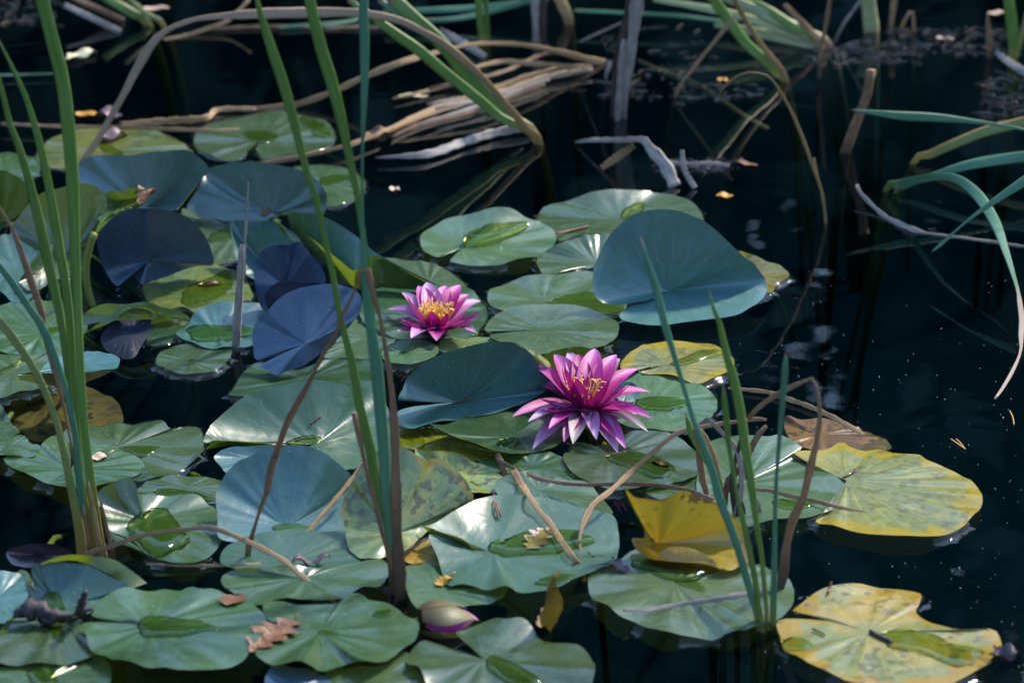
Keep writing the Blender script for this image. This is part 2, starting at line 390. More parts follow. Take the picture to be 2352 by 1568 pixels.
def tube(P, r, sides=7):
    P = [Vector(p) for p in P]; V, F = [], []
    for i, p in enumerate(P):
        t = (P[min(i+1, len(P)-1)]-P[max(i-1, 0)]).normalized()
        a = t.cross(Vector((0, 1, .3))).normalized(); b = t.cross(a)
        rr = r[i] if isinstance(r, (list, tuple, np.ndarray)) else r
        for k in range(sides):
            an = 2*math.pi*k/sides; V.append(p+a*rr*math.cos(an)+b*rr*math.sin(an))
    for i in range(len(P)-1):
        for k in range(sides): F.append((i*sides+k, i*sides+(k+1) % sides, (i+1)*sides+(k+1) % sides, (i+1)*sides+k))
    F.append(tuple(range(sides))[::-1]); F.append(tuple((len(P)-1)*sides+k for k in range(sides)))
    return V, F
def pad(mat, label, centre, outline, layer=0, open_=False, lips=(), puddles=(), stem=True, cz=None, amp=1.0, curve=1.6, name='lily_pad', group=None, men=True, wave=1.0):
    z0 = .0022+layer*.0022
    def P(t): return at_z(t[0], t[1], z0+t[2]*.01)
    ol = [P(t) for t in parse(outline)]
    c3 = parse(centre)[0]
    C = at_z(c3[0], c3[1], z0+c3[2]*.01)
    n = 96
    O = catmull(ol, n, not open_)
    jn = sum(rng.uniform(.3, 1)/math.sqrt(k)*np.sin(2*np.pi*k*np.linspace(0, 1, n)+rng.uniform(0, 6.28)) for k in (17, 23, 31, 37))
    if open_: jn *= np.clip(np.minimum(np.arange(n), n-1-np.arange(n))/6., 0, 1)
    cvec = np.array(C)[:2]; rad = O[:, :2]-cvec
    O[:, :2] = cvec+rad*(1+.011*jn)[:, None]
    rs = np.array([0, .05, .12, .2, .3, .4, .5, .6, .7, .79, .87, .93, .97, 1.0]); m = len(rs)
    th = np.linspace(0, 1, n, endpoint=open_)
    nv = rng.integers(11, 17); ph = rng.uniform(0, 6.28)
    rip = sum(rng.uniform(.25, 1)*np.sin(2*np.pi*k*th+rng.uniform(0, 6.28)) for k in (7, 10, 13, 16, 19, 23))*.5
    sec = np.clip(.55+.75*np.sin(2*np.pi*th*2+rng.uniform(0, 6.28))+.5*np.sin(2*np.pi*th*3+rng.uniform(0, 6.28)), .05, 1.3); rip = rip*sec*rng.uniform(.5, 1.25)
    lo = sum(rng.uniform(.3, 1)*np.sin(2*np.pi*k*th+rng.uniform(0, 6.28)) for k in (3, 5, 8))
    size = np.mean(np.linalg.norm(O[:, :2]-np.array(C)[:2], axis=1))
    k_ = size/.08
    V = []; UV = []
    Ca = np.array(C)
    for r in rs:
        g = r**curve
        for i in range(n):
            p = Ca+(O[i]-Ca)*r
            p[2] = Ca[2]+(O[i, 2]-Ca[2])*g
            p[2] += amp*k_*(.0050*rip[i]*r**2*(1.12-r)*1.6) + amp*wave*k_*.0017*lo[i]*r**2.5
            if p[2] < .0012 and O[i, 2] > 0 and Ca[2] > 0: p[2] = .0012
            V.append(p); UV.append((th[i], r))
    F = []
    cnt = n if not open_ else n-1
    for j in range(m-1):
        for i in range(cnt):
            a = j*n+i; b = j*n+(i+1) % n
            F.append((a, a+n, b+n, b) if j else (a, a+n, b+n))
    V = np.array(V)
    # orientation: top side up
    A = 0
    for f in F:
        p = V[list(f[:3])]; A += np.cross(p[1]-p[0], p[2]-p[0]).dot(np.array(CAMLOC)-p[0])
    if A < 0: F = [tuple(reversed(f)) for f in F]
    mi = [0]*len(F); mats = [LM[mat]]
    Vl = list(V)
    for lip in lips:
        inner, outer = lip[0], lip[1]; lm = lip[2] if len(lip) > 2 else LIP
        if lm not in mats: mats.append(lm)
        a = catmull([P(t) for t in parse(inner)], 26); b = catmull([P(t) for t in parse(outer)], 26)
        s0 = len(Vl); L = 5
        for q in range(L+1):
            t = q/L
            for i in range(26):
                p = a[i]+(b[i]-a[i])*t
                bow = math.sin(math.pi*t)*np.linalg.norm(b[i]-a[i])*.06
                p = p+np.array((0, -.7, .7))*bow
                Vl.append(p); UV.append((i/26., .3+.5*t))
        for q in range(L):
            for i in range(25):
                k = s0+q*26+i; F.append((k, k+1, k+27, k+26)); mi.append(mats.index(lm))
    o = mesh(name, Vl, F, mats, uv=UV, midx=mi)
    tag(o, label, 'lily pad', group)
    PADOBJ.append(o)
    add_bvh(Vl, F)
    bv = BVHTree.FromPolygons([Vector(v) for v in V], F[:cnt*(m-1)])
    for p in puddles: puddle(bv, p, o)
    # meniscus of water climbing the floating rim
    if men:
        Vm, Fm = [], []
        nrm = np.zeros((n, 2))
        for i in range(n):
            i0, i1 = (i-1) % n, (i+1) % n
            if open_: i0, i1 = max(i-1, 0), min(i+1, n-1)
            t = O[i1, :2]-O[i0, :2]; nn = np.array((t[1], -t[0])); nn /= (np.linalg.norm(nn)+1e-9)
            if nn.dot(O[i, :2]-Ca[:2]) < 0: nn = -nn
            nrm[i] = nn
        E = V[(m-1)*n:m*n]
        ds = (-.001, .0, .0010, .0022, .0040, .0065)
        for i in range(n):
            wob = 1+.6*math.sin(i*.9+ph)+.4*math.sin(i*2.3)
            for d in ds:
                d2 = d*max(.35, wob) if d > 0 else d
                zz = min(E[i, 2], .0045)
                z = .0004+max(zz+.0003, .0004)*math.exp(-max(d, 0)/.0018)
                Vm.append((E[i, 0]+nrm[i, 0]*d2, E[i, 1]+nrm[i, 1]*d2, z))
        K_ = len(ds)
        for i in range(cnt):
            j = (i+1) % n
            if max(E[i, 2], E[j, 2]) > .0085 or min(E[i, 2], E[j, 2]) < 0: continue
            for k in range(K_-1): Fm.append((i*K_+k, i*K_+k+1, j*K_+k+1, j*K_+k))
        if Fm: mesh('meniscus', Vm, face_up(Vm, Fm), FILM, o)
    if stem:
        b = Vector((C.x+rng.uniform(-.15, .15), C.y+rng.uniform(.6, .9), -.40))
        mid = Vector((C.x*.8+b.x*.2, C.y*.8+b.y*.2, min(-.05, C.z-.06)))
        pts = catmull([tuple(C-Vector((0, 0, .004))), tuple(mid), tuple(b)], 10)
        sv, sf = tube(pts, .0032)
        mesh('stem', sv, sf, STEM, o)
    return o
def sheet_pad(mat, label, rows, layer=0, name='lily_pad', under_from=None, undermat=None):
    z0 = .0022+layer*.0022; n = 40; R_ = []
    for r in rows:
        T = np.array([tuple(at_z(t[0], t[1], z0+t[2]*.01)) for t in parse(r)]); ii = np.linspace(0, len(T)-1, n)
        Tm = np.stack([np.interp(ii, np.arange(len(T)), T[:, k]) for k in range(3)], 1)
        for _ in range(3): Tm[1:-1] = .25*Tm[:-2]+.5*Tm[1:-1]+.25*Tm[2:]
        R_.append(Tm)
    V, UV, F, mi = [], [], [], []
    S = 8
    cols = [catmull([R_[j][i] for j in range(len(rows))], (len(rows)-1)*S+1) for i in range(n)]
    m = len(cols[0])
    for j in range(m):
        for i in range(n):
            V.append(cols[i][j]); UV.append((i/n*.5, j/m))
    for j in range(m-1):
        for i in range(n-1):
            F.append((j*n+i, j*n+i+1, (j+1)*n+i+1, (j+1)*n+i)); mi.append(1 if (under_from is not None and j >= under_from*S) else 0)
    o = mesh(name, V, F, [LM[mat], undermat or LIP], uv=UV, midx=mi); tag(o, label, 'lily pad'); add_bvh(V, F); PADOBJ.append(o)
    # the inner side of the fold is the upper face
    me = o.data; idx = [q for q in range(len(F)) if (Vector(CAMLOC)-me.polygons[q].center).dot(me.polygons[q].normal) < 0 and mi[q] == 0]
    if len(idx) > sum(1 for q in mi if q == 0)/2: me.flip_normals()
    return o
BVH = None
def hit(x, y, off=0.0):
    d = ray(x, y).normalized(); h = BVH.ray_cast(CAMLOC, d)
    w = at_z(x, y, .0)
    if h[0] is None: return w+Vector((0, 0, off))
    return h[0]+Vector((0, 0, off))
def drop(p):
    h = BVH.ray_cast(Vector((p[0], p[1], p[2]+.02)), Vector((0, 0, -1)))
    if h[0] is not None and h[0].z > p[2]-.02: return h[0].z
    return p[2]

# ---------------------------------------------------------------- blades
def blade(pts, mat, parent=None, mode='Y', anchors=None, z=.004, n=44, root=False, twist=0.0, thick=.13, name='blade', off=.003, wob=0.0):
    T = parse(pts, 8)
    if mode == 'Y':
        L = np.r_[0, np.cumsum([math.hypot(T[i+1][0]-T[i][0], T[i+1][1]-T[i][1]) for i in range(len(T)-1)])]
        an = anchors or [(0, T[0][1])]
        ai = [L[a[0] if a[0] >= 0 else len(T)+a[0]] for a in an]; ay = [at_z(1176, a[1]).y for a in an]
        Ys = np.interp(L, ai, ay)
        P = [at_y(t[0], t[1], Ys[i]) for i, t in enumerate(T)]
    elif mode == 'Z':
        P = [at_z(t[0], t[1], z) for t in T]
    else:
        P = [hit(t[0], t[1], off) for t in T]
    Q = [(p.x, p.y, p.z, t[2]*mpp(p)*.5) for p, t in zip(P, T)]
    if root:
        p0 = Q[0]; d = (Vector(Q[0][:3])-Vector(Q[1][:3])).normalized()
        Q = [(p0[0]+d.x*.08, p0[1]+.02, -.38, p0[3]*.8), (p0[0]+d.x*.03, p0[1]+.005, min(-.10, p0[2]-.1), p0[3])]+Q
        v0 = 2
    else: v0 = 0
    if mat in ('d', 'w', 'b', 'a') and thick == .13: thick = .085; wob = wob or .13
    C = catmull(Q, n); V, UV, F = [], [], []
    tot = n
    zz = np.interp(np.linspace(0, 1, n), np.linspace(0, 1, n), np.linspace(0, 1, n))
    d = np.r_[0, np.cumsum(np.linalg.norm(np.diff(C[:, :3], axis=0), axis=1))]
    # v runs 0..1 above water only
    if root:
        above = np.argmax(C[:, 2] > 0); vv = np.clip((d-d[above])/(d[-1]-d[above]+1e-9), 0, 1)
    else: vv = d/d[-1]
    prof = [(-1, 0), (-.72, .62), (0, .42), (.72, .62), (1, 0), (.6, -.6), (0, -.8), (-.6, -.6)]
    K_ = len(prof)
    for i in range(n):
        t = Vector(C[min(i+1, n-1), :3]-C[max(i-1, 0), :3]).normalized(); p = Vector(C[i, :3])
        view = (CAMLOC-p).normalized()
        side = t.cross(view)
        if side.length < .05: side = Vector((1, 0, 0))
        side.normalize(); nr = side.cross(t).normalized()
        if nr.dot(view) < 0: nr = -nr
        a = twist*(vv[i]-.5)+.25*math.sin(vv[i]*5+p.x*9)
        s2 = side*math.cos(a)+nr*math.sin(a); n2 = nr*math.cos(a)-side*math.sin(a)
        w = max(C[i, 3], .0004)*(1/max(math.cos(a), .6))
        if wob: w *= 1+wob*(math.sin(i*1.1+p.x*50)+.6*math.sin(i*2.9+p.x*31))
        for (u, h) in prof:
            V.append(p+s2*(u*w)+n2*(h*thick*w)); UV.append(((u+1)/2, vv[i]))
    for i in range(n-1):
        for k in range(K_): F.append((i*K_+k, i*K_+(k+1) % K_, (i+1)*K_+(k+1) % K_, (i+1)*K_+k))
    F.append(tuple(range(K_))[::-1]); F.append(tuple((n-1)*K_+k for k in range(K_)))
    o = mesh(name, V, F, BM[mat] if isinstance(mat, str) else mat, uv=UV)
    if parent: adopt(o, parent)
    return o
def loose(pts, mat, label, name='dry_reed', cat='reed', group=None, **kw):
    o = blade(pts, mat, name=name, **kw); tag(o, label, cat, group); return o
def clump(x, y, label, blades, name='reed_clump', cat='reed', group=None):
    e = empty(name, at_z(x, y, 0)); tag(e, label, cat, group)
    for b in blades:
        kw = dict(b[2]) if len(b) > 2 else {}
        kw.setdefault('root', True)
        blade(b[0], b[1], e, **kw)
    return e
# ================================================================ lily pads: outlines with rim heights in cm
# -- far left group
pad('yelgreen', 'flat pale pad with yellow blotches below the arching dry reed blade', '240,345', '82,362 100,332 140,310 175,299 250,296 350,301 400,317 432,340 442,352 410,385 280,398 150,388 95,378', 0,
    puddles=('226,330 238,322 262,338 285,352 270,360 240,352',))
pad('green', 'flat pad with dark centre floating just behind the grey-blue upright pads', '598,322', '588,345 613,366 688,355 748,337 770,322 763,297 728,272 663,260 613,255 525,275 470,290 445,325 462,347 500,362 542,367 575,345', 0, open_=True,
    puddles=('560,305 600,300 640,312 620,326 585,328', '688,270 725,278 760,300 745,318 715,300'))
pad('slate_sheen', 'broad grey-blue pad standing half upright right behind the dark blue-violet pad', '335,475,1', '182,376,3 207,358,4.5 237,353,5 287,361,5.5 325,351,7 375,344,8.5 425,349,8.5 462,364,7 480,387,5.5 462,415,4 430,449,2.5 402,482,1.5 330,500,.3 250,480,.3 195,445,1 178,402,2', 1,
    lips=(('480,390,5.4 462,412,4 430,447,2.6 402,480,1.4', '478,394,5.2 455,424,3 425,462,1.6 406,484,.8'),), stem=True)
pad('green', 'small flat pad at the open water, beside the two tall green blades', '750,416', '675,384 713,381 763,383 800,390 828,404 840,424 833,442 813,459 773,474 748,472 700,455 680,420', 0,
    puddles=('732,415 745,405 770,401 803,404 800,416 770,424 745,428',))
pad('slate_sheen', 'broad blue-grey pad tilted up, with an orange leaf scrap at its puddle', '622,487,.8', '432,482,.8 445,450,2 462,420,3.5 475,390,4.5 525,373,6 588,374,6.5 650,382,6.5 693,392,6 725,410,5 745,435,4 751,458,2.5 743,492,.8 713,492,.5 663,488,.4 600,506,.2 500,505,.2', 2)
pad('green', 'pale flat pad cut by the left edge, behind the tall green blades', '10,385', '-60,385 -40,362 0,350 37,352 82,367 95,390 60,415 0,425 -50,415', 0)
pad('deep', 'dark green pad standing upright behind the tall green reed blades', '0,510,1', '-80,470,5 -60,415,7 0,392,7.5 30,400,7 55,417,6 66,457,4 48,490,2 0,528,.5 -60,530,.5', 1)
pad('green', 'large green pad tilted up right behind the tall green reed blades', '150,580,1', '27,522,2.5 50,490,4 87,452,6 125,432,7.5 185,421,8.5 217,427,8.5 240,445,7.5 246,468,6.5 240,497,5 225,532,3 208,560,1.5 200,605,.5 150,640,.2 90,640,.3 55,610,.8 25,560,2', 1)
pad('blue', 'pale blue-green pad lapping below the dark pads, behind the brown reed blade', '40,615,.5', '-60,600,1 -40,560,2 0,543,2.5 22,541,2.5 60,560,2 100,590,1.5 112,640,.8 80,680,.3 52,692,.2 30,690,.2 0,672 -50,660', 3)
pad('deep', 'dark green wedge of pad peeping out between tall reed stems', '95,625,1', '45,648,1 60,622,2 90,580,3 122,562,3 128,600,2 112,650,.8 72,668,.4', 4)
pad('green', 'folded green pad with lime underside lifted on its own curved stem', '292,456,5', '240,462,6 245,444,7 275,436,7.2 307,434,7.2 346,438,6.5 332,456,6 288,480,5.6 236,503,5.4 225,500,5', 2,
    lips=(('345,439,6.4 332,456,6 288,480,5.6 236,503,5.4 222,525,5', '344,442,6 334,466,5.4 292,492,4.6 240,522,4.4 217,541,4.6'),), stem=False)
pad('violet', 'dark blue-violet pad standing on edge behind the yellowish puddle pad', '340,600,2.6', '300,628,.8 272,658,.3 245,627,1.2 230,594,3 222,552,5.5 230,529,7 262,499,9 297,482,10.2 337,479,10.6 375,480,10.2 412,490,9.3 445,510,7.8 470,542,5.6 485,574,3.6 490,607,1.8 462,611,1.4 425,618,1 387,633,.5 355,643,.3 325,653,.2', 1, curve=1.05, amp=.5)
pad('pale', 'pale flat pad half hidden behind the dry broken stalk', '545,532', '417,487 437,481 500,478 570,482 630,495 645,520 605,562 545,592 520,604 488,606 430,560', 0,
    puddles=('480,555 485,538 510,527 532,522 545,535 530,550 505,556',))
pad('blue', 'cupped dark teal pad whose lime rim arches beside the long folded pad', '610,605,.6', '530,514,4.5 560,508,5 600,507,5.3 633,509,5.5 665,530,5 692,553,4.5 705,600,2.5 680,640,.5 600,650,.2 548,605,1.6', 1,
    lips=(('600,507,5.3 633,509,5.5 663,528,5 690,553,4.5', '610,511,5.0 630,516,5.0 655,540,4.4 686,566,4'),))
sheet_pad('blue', 'long folded pad, blue inside with lime underside, next to the tall middle blades',
    ('660,485,5.5 700,489,6 738,495,6 760,505,5.8 785,519,5.4 815,540,5 838,557,4.6 856,577,4.2 910,607,3.2 1000,652,1.6',
     '672,540,.4 698,566,.3 730,592,.2 755,610,.2 785,636,.2 808,660,.2 840,668,.2 880,663,.2 930,667,.2 1000,667,.2',
     '661,491,4.8 694,535,4 726,555,3.8 751,575,3.7 784,600,3.6 814,628,3.4 836,600,3.9 858,582,4 913,612,3 1003,659,1.4'), 1, under_from=1)
pad('pale', 'pale flat pad right behind the smaller pink water lily', '985,650', '875,594 938,597 1000,609 1038,627 1063,647 1068,668 1040,692 960,695 890,660 860,620', 0)
pad('deep', 'shadowed dark green pad lying under the smaller pink water lily', '985,725', '1000,655 1070,661 1100,682 1117,708 1114,745 1080,772 1000,778 900,772 830,735 835,680 900,655', 1,)
pad('violet', 'dusky violet pad on edge, partly hidden behind a larger blue-violet pad', '655,655,3', '588,597,6 603,574,7.2 633,564,8 663,562,8 686,555,8 713,582,7 738,614,5 748,652,3 720,690,1 660,715,.5 613,716,.5 595,695,1.5 586,657,3.4 583,620,5', 2, curve=1.1, amp=.6)
pad('shadow_navy', 'near-black shadowed fold between the two blue-violet pads', '660,690,3.4', '608,684,3.4 618,662,4.4 645,648,5 700,648,5 742,655,4.4 735,690,3 700,705,2.4 625,715,2', 3, stem=False, men=False)  # dark sheet added for the shaded fold of the violet pad
pad('violet', 'large blue-violet pad facing forward with its notch open below', '702,790,2.6', '660,807,1.2 593,828,.6 582,800,1.4 580,765,2.6 590,735,3.8 613,714,5 633,692,6 663,672,7 700,659,7.6 750,653,7.8 788,655,7.6 813,664,7 828,679,6.4 831,702,5.4 823,722,4.6 810,739,4 778,775,2.4 738,810,1 713,829,.6 688,845,.3 655,853,.2 635,861,.1 615,848,.3 596,840,.4 650,815,1.2', 3, open_=True, curve=1.15, amp=.5, stem=False)
pad('yelgreen', 'yellowish green pad holding a puddle with a sunken brown leaf', '440,672', '330,658 350,645 375,630 425,615 475,607 520,615 555,628 582,677 565,692 500,705 462,718 422,706 387,712 350,700 332,683', 1,
    puddles=('415,687 435,657 475,642 520,622 535,645 525,670 487,695 425,702',))
pad('green', 'green pad arched up like a hood over a black hollow', '300,735,2', '190,745,.6 196,722,1.5 217,705,2.6 275,696,3.6 337,694,3.6 375,707,2.8 425,720,1.8 436,736,.8 390,730,2 350,712,3.2 307,702,3.6 270,712,3.2 240,735,2', 2, stem=False, men=False,
    lips=(('238,737,2 270,713,3.2 307,703,3.6 350,713,3.2 390,731,2 432,736,.8', '194,766,.2 262,737,2.3 302,713,3 345,725,2.6 352,754,1.2 430,745,.2'),))
pad('shadow_navy', 'near-black shadowed pad underside hanging in the hollow under the hooded green pad', '300,770,1.2', '352,726,2.4 356,742,2 345,762,1.4 325,796,.6 304,823,.1 270,818,.1 240,800,.2 232,772,.6 262,735,2 300,713,2.6 335,715,2.6', 1, stem=False, men=False)  # pad underside painted near-black for the shadow in the hollow
pad('deep', 'dark green flat pad in the shade beside the hooded pad', '390,765', '335,790 350,756 400,742 432,737 438,746 425,766 390,786 350,794', 0)
pad('blue', 'blue-tinged pad brimming with a mirror-like puddle by the broken stalk', '500,765', '405,769 410,763 430,745 450,714,.8 487,698,1.2 537,693,1.4 588,695,1.2 606,706,.8 613,730,.4 610,768 590,790 525,797 475,798 437,785', 2,
    puddles=('450,783 430,760 445,750 500,747 550,749 588,757 578,770 537,780 487,784',))
pad('green', 'small green pad with one water bead and a slit notch', '437,830', '400,838 375,843 357,832 365,812 390,799 425,792 475,799 525,794 532,814 520,832 505,844 475,854 437,858 400,854 377,847 402,840', 1, open_=True,
    puddles=('429,828 436,825 447,826 452,829 445,833 434,833',))
pad('green', 'shaded green pad behind the leaning pale green blade', '95,765', '-50,720 0,700 80,690 150,688 190,715 198,765 145,800 70,813 0,808 -50,790', 2, puddles=('95,757 130,750 150,758 120,768 100,768',))
pad('green', 'bright green pad at the left edge with a wet streak', '35,850', '-60,850 -30,820 0,812 60,815 110,808 148,806 160,840 130,878 87,892 50,900 0,910 -50,895', 2, puddles=('0,852 30,835 52,822 56,828 30,846 0,862',))
pad('blue', 'tilted pad showing its dark green underside above open water', '165,838,3.6', '42,862,4 62,857,4 85,853,4 112,829,4 140,819,4 190,809,4 200,805,4.1 237,808,4.2 262,814,4.2 275,824,4.1 271,842,4 260,849,4 200,854,4 125,857,4', 3, men=False,
    lips=(('260,849,4 200,854,4 125,857,4 62,857,4 42,862,4', '260,850,3.8 228,866,2.6 160,888,1.6 95,882,1.8 45,872,2.6', DARKLIP),))
pad('brownyellow', 'sunken yellow-brown pad glowing under the water', '105,930,-1.6', '7,922,-2 25,912,-2 100,905,-2 160,889,-2 212,889,-2 250,909,-2 275,934,-2 283,967,-2 270,1000,-2 200,1015,-2 100,1018,-2 60,1007,-2 45,992,-2 15,952,-2', 0, men=False, stem=False, name='sunken_lily_pad')
pad('green', 'wavy-edged green pad with a pointed wet streak beside the left reed clump', '268,1028', '150,992 200,975 237,977 275,968 312,970 350,964 375,974 390,987 412,979 445,977 462,989 468,1012 465,1037 437,1062 412,1077 375,1099 337,1107 300,1099 200,1065 155,1020', 1,
    puddles=('274,1028 312,1024 371,1027 352,1041 325,1052 300,1040',))
pad('green', 'dark grey-green pad cut by the left edge above the notched pad', '5,970', '-50,940 0,930 15,952 30,974 45,992 25,1003 0,1010 -50,1005', 3)
pad('green', 'rounded lobe of green pad overlapping the sunken yellow pad', '20,1020', '-40,1010 0,1008 45,996 60,1006 70,1016 92,1024 88,1037 72,1048 0,1044 -40,1040', 4)
pad('green', 'notched green pad with a pale fallen leaf, behind the left reed base', '163,1078', '163,1045 160,1019 145,999 125,998 112,1007 95,1024 80,1044 45,1049 8,1049 25,1069 62,1089 125,1112 180,1124 225,1115 262,1107 300,1094 327,1079 332,1067 322,1054 300,1044 270,1029 232,1020 207,1024 175,1050', 3, open_=True)
# -- middle left
pad('deep', 'shadowed green pad under the large blue-violet pad', '700,872', '530,910 537,887 562,849 595,834 680,848 763,823 813,821 850,826 862,870 860,902 740,912 600,914', 0)
pad('pale', 'pale pad behind the three tall middle blades', '840,776', '738,817 763,792 790,762 813,727 880,739 903,749 911,764 908,782 885,795 870,815 840,826 788,822', 0)
pad('pale', 'small oval pale pad with one bead, in front of the smaller lily', '927,811', '878,807 900,787 938,780 975,782 1005,797 1004,812 983,827 950,834 913,835 888,829 877,818', 2, puddles=('916,811 922,808 934,808 938,811 930,814 921,814',))
pad('yelgreen', 'thin wet strip of pad just in front of the smaller lily', '1070,788', '1008,787 1038,777 1113,774 1137,784 1110,800 1063,803 1013,807', 1)
pad('sky', 'large blue-green pad leaning behind the bigger pink lily, notch open', '1056,923,.8', '1000,921,1.2 935,918,2 912,918,2.6 925,892,3.4 938,867,4.2 975,837,5.4 1013,814,6.4 1063,797,7.2 1113,784,7.6 1138,783,7.6 1175,786,7.2 1201,797,6.4 1219,812,5.6 1234,834,4.4 1250,857,3.2 1262,885,1.8 1248,902,1 1213,922,.8 1176,934,.6 1138,947,.5 1088,954,.6 1050,964,.5 1013,969,.6 975,978,.4 945,985,.2 920,972,.3 907,950,.6 938,935,.8 1000,927,.8', 3, open_=True, curve=1.3, amp=.6,
    lips=(('1176,788,7.2 1201,797,6.4 1219,812,5.6 1234,834,4.4', '1200,799,6.4 1226,806,5.4 1256,826,4.4 1276,852,3.4', LM['mottle']),))
pad('deep', 'dark green pad standing just behind the bigger pink lily', '1340,870,.8', '1246,820,3.4 1276,804,4.6 1311,797,5 1346,797,5 1376,809,4.4 1401,827,3.4 1421,849,2.2 1428,865,1 1390,890,.3 1300,890,.3 1255,852,1.4', 2)
pad('deep', 'dark glossy pad shaded beneath the bigger pink lily', '1180,1000,.4', '988,978,1.4 1013,992,1.4 1063,1007,1.3 1113,1024,1.2 1170,1043,1 1213,1036,.6 1263,1034,.4 1284,1024,.4 1296,995,.3 1270,960,.3 1200,940,.3 1100,950,.6 1038,966,1', 2,
    lips=(('985,977,1.5 1013,992,1.4 1063,1007,1.3 1113,1024,1.2 1168,1043,1', '990,981,1.3 1013,995,1.1 1063,1011,.9 1113,1028,.8 1165,1045,.7'),),
    puddles=('1140,1018 1165,1012 1195,1014 1180,1028 1155,1032',))
pad('olive', 'yellow-olive half sunken pad below the large blue-green leaning pad', '1010,1015', '903,966 948,987 1000,985 1060,1008 1130,1035 1160,1046 1100,1058 1050,1052 960,1037 905,1027', 0,
    puddles=('915,1005 945,1000 975,1012 970,1030 930,1030',))
pad('teal', 'large blue-green pad with a pointed puddle, behind the middle reed clump', '728,1018', '650,1013,.6 590,1015,1.2 530,1012,1.5 490,1012,1.6 468,1022,1.2 470,1003,1.8 487,974,2.4 512,949,3 562,912,4 625,889,4.6 663,879,4.8 713,873,4.8 763,875,4.4 805,884,3.6 855,902,2 890,935,1 898,985,.6 896,1030,.4 870,1055,.3 833,1072,.3 780,1078,.3 700,1072,.3 640,1052,.3 680,1030,.4', 3, open_=True, amp=.6,
    lips=(('490,1011,1.7 530,1012,1.5 590,1014,1.2 640,1013,.8', '473,1032,.9 530,1022,.8 590,1022,.6 640,1019,.5'),),
    puddles=('655,1014 690,1007 735,1006 733,1013 705,1022 670,1022',))
pad('blue', 'small blue wedge of pad squeezed beside the wide upright blue pad', '580,1050,.3', '492,1048,.8 525,1029,1.2 590,1022,1.2 650,1030,.8 645,1062,.3 560,1100,.2 520,1086,.3 505,1067,.5', 4, stem=False)
pad('sky', 'wide blue pad standing upright behind the arched dry blade', '660,1208,.4', '510,1240,.4 500,1190,1.2 496,1146,2.2 500,1120,2.8 525,1082,4 550,1059,4.8 588,1038,5.6 613,1028,6 663,1023,6.2 700,1024,6.2 726,1031,6 758,1049,5.2 788,1074,4 806,1092,3.2 803,1130,1.8 794,1180,.9 794,1218,.3 720,1230,.2 620,1240,.2', 4, curve=1.3, amp=.6,
    puddles=('622,1214 640,1205 680,1203 712,1209 690,1216 650,1219',))
pad('teal', 'grey-green wrinkled pad below the wide upright blue pad', '650,1292', '507,1290 513,1262 540,1240,.4 590,1224,.6 640,1219,.6 686,1215,.6 745,1218,.8 786,1215,.8 797,1238,.5 806,1257,.3 830,1283 800,1312 700,1322 600,1318 540,1308', 5, amp=1.0)
pad('green', 'wide green pad carrying the mauve rolled leaf', '700,1327', '512,1320 540,1309,.4 588,1302,.8 650,1300,.6 720,1300,.3 798,1296 868,1285 893,1303 890,1320 868,1347 830,1350 795,1366 740,1378 660,1374 606,1389 575,1381 520,1352 508,1336', 6,)
pad('green', 'scalloped green pad with the lobed brown oak leaf on it', '735,1450', '720,1446 690,1433 622,1427 604,1388 644,1378 690,1388 770,1387 790,1370 809,1361 832,1364 848,1378 885,1381 910,1392 932,1409 955,1423 963,1440 955,1468 932,1485 904,1507 885,1521 840,1513,1.2 801,1522 770,1535 737,1543 714,1527,.6 686,1512,1.4 652,1520,.8 624,1527 594,1513 588,1498 603,1468 640,1442 695,1440', 8, open_=True, amp=1.3,
    puddles=('856,1412 865,1402 890,1398 908,1405 895,1415 870,1418', '728,1452 745,1446 765,1449 785,1458 765,1459 740,1457'))
pad('green', 'big rippled green pad with a pale eye-shaped puddle', '347,1437', '300,1421,.3 216,1417 216,1398 224,1384 252,1373 294,1359 322,1361 350,1353 372,1343 392,1345 414,1353 437,1347 462,1353 490,1350 518,1356 555,1367 577,1381 590,1398 607,1412 620,1432 610,1460 575,1493 560,1507 518,1521 462,1535 406,1535 378,1527 336,1534 294,1524 258,1521 241,1507 210,1490 196,1459 190,1434 224,1424 280,1421', 8, open_=True, amp=1.6,
    puddles=('322,1426 342,1415 420,1423 473,1434 501,1445 448,1455 392,1462 330,1462 319,1451',))
pad('blue', 'blue-green pad with lime rolled-back rim under the left reed base', '135,1390', '74,1303,1 92,1296,2 140,1289,2.6 196,1296,2.6 238,1314,2 280,1337,1 297,1353,.4 269,1367 224,1382 205,1405 140,1424 92,1388 81,1347 73,1322,.4', 6,
    lips=(('92,1296,2 157,1286,2.6 196,1293,2.6 238,1312,2 280,1335,1 297,1355,.4', '96,1292,2.4 130,1279,3.4 174,1273,3.6 244,1280,3 280,1294,2.4 338,1338,.4'),),
    puddles=('98,1392 104,1370 118,1359 136,1362 144,1380 148,1398 125,1402',))
pad('blue', 'dark blue-green pad cut by the left edge above the black twig', '-5,1370', '-70,1350 -40,1318,.5 0,1311,.6 36,1311,.4 50,1322 62,1347 64,1370 42,1398 17,1423 0,1431 -60,1420', 7)
pad('green', 'narrow grey-green slip of pad left of the black twig', '68,1355', '42,1313 66,1316 79,1346 93,1388 88,1402 58,1392', 5, stem=False)
pad('green', 'smooth green pad under the black twig', '130,1420', '-40,1440 0,1431 28,1420 84,1423 140,1414 193,1428 194,1457 208,1487 224,1504 190,1513 140,1521 70,1525 0,1523 -40,1500', 5,
    puddles=('100,1424 130,1428 145,1440 148,1462 140,1475 122,1460',))
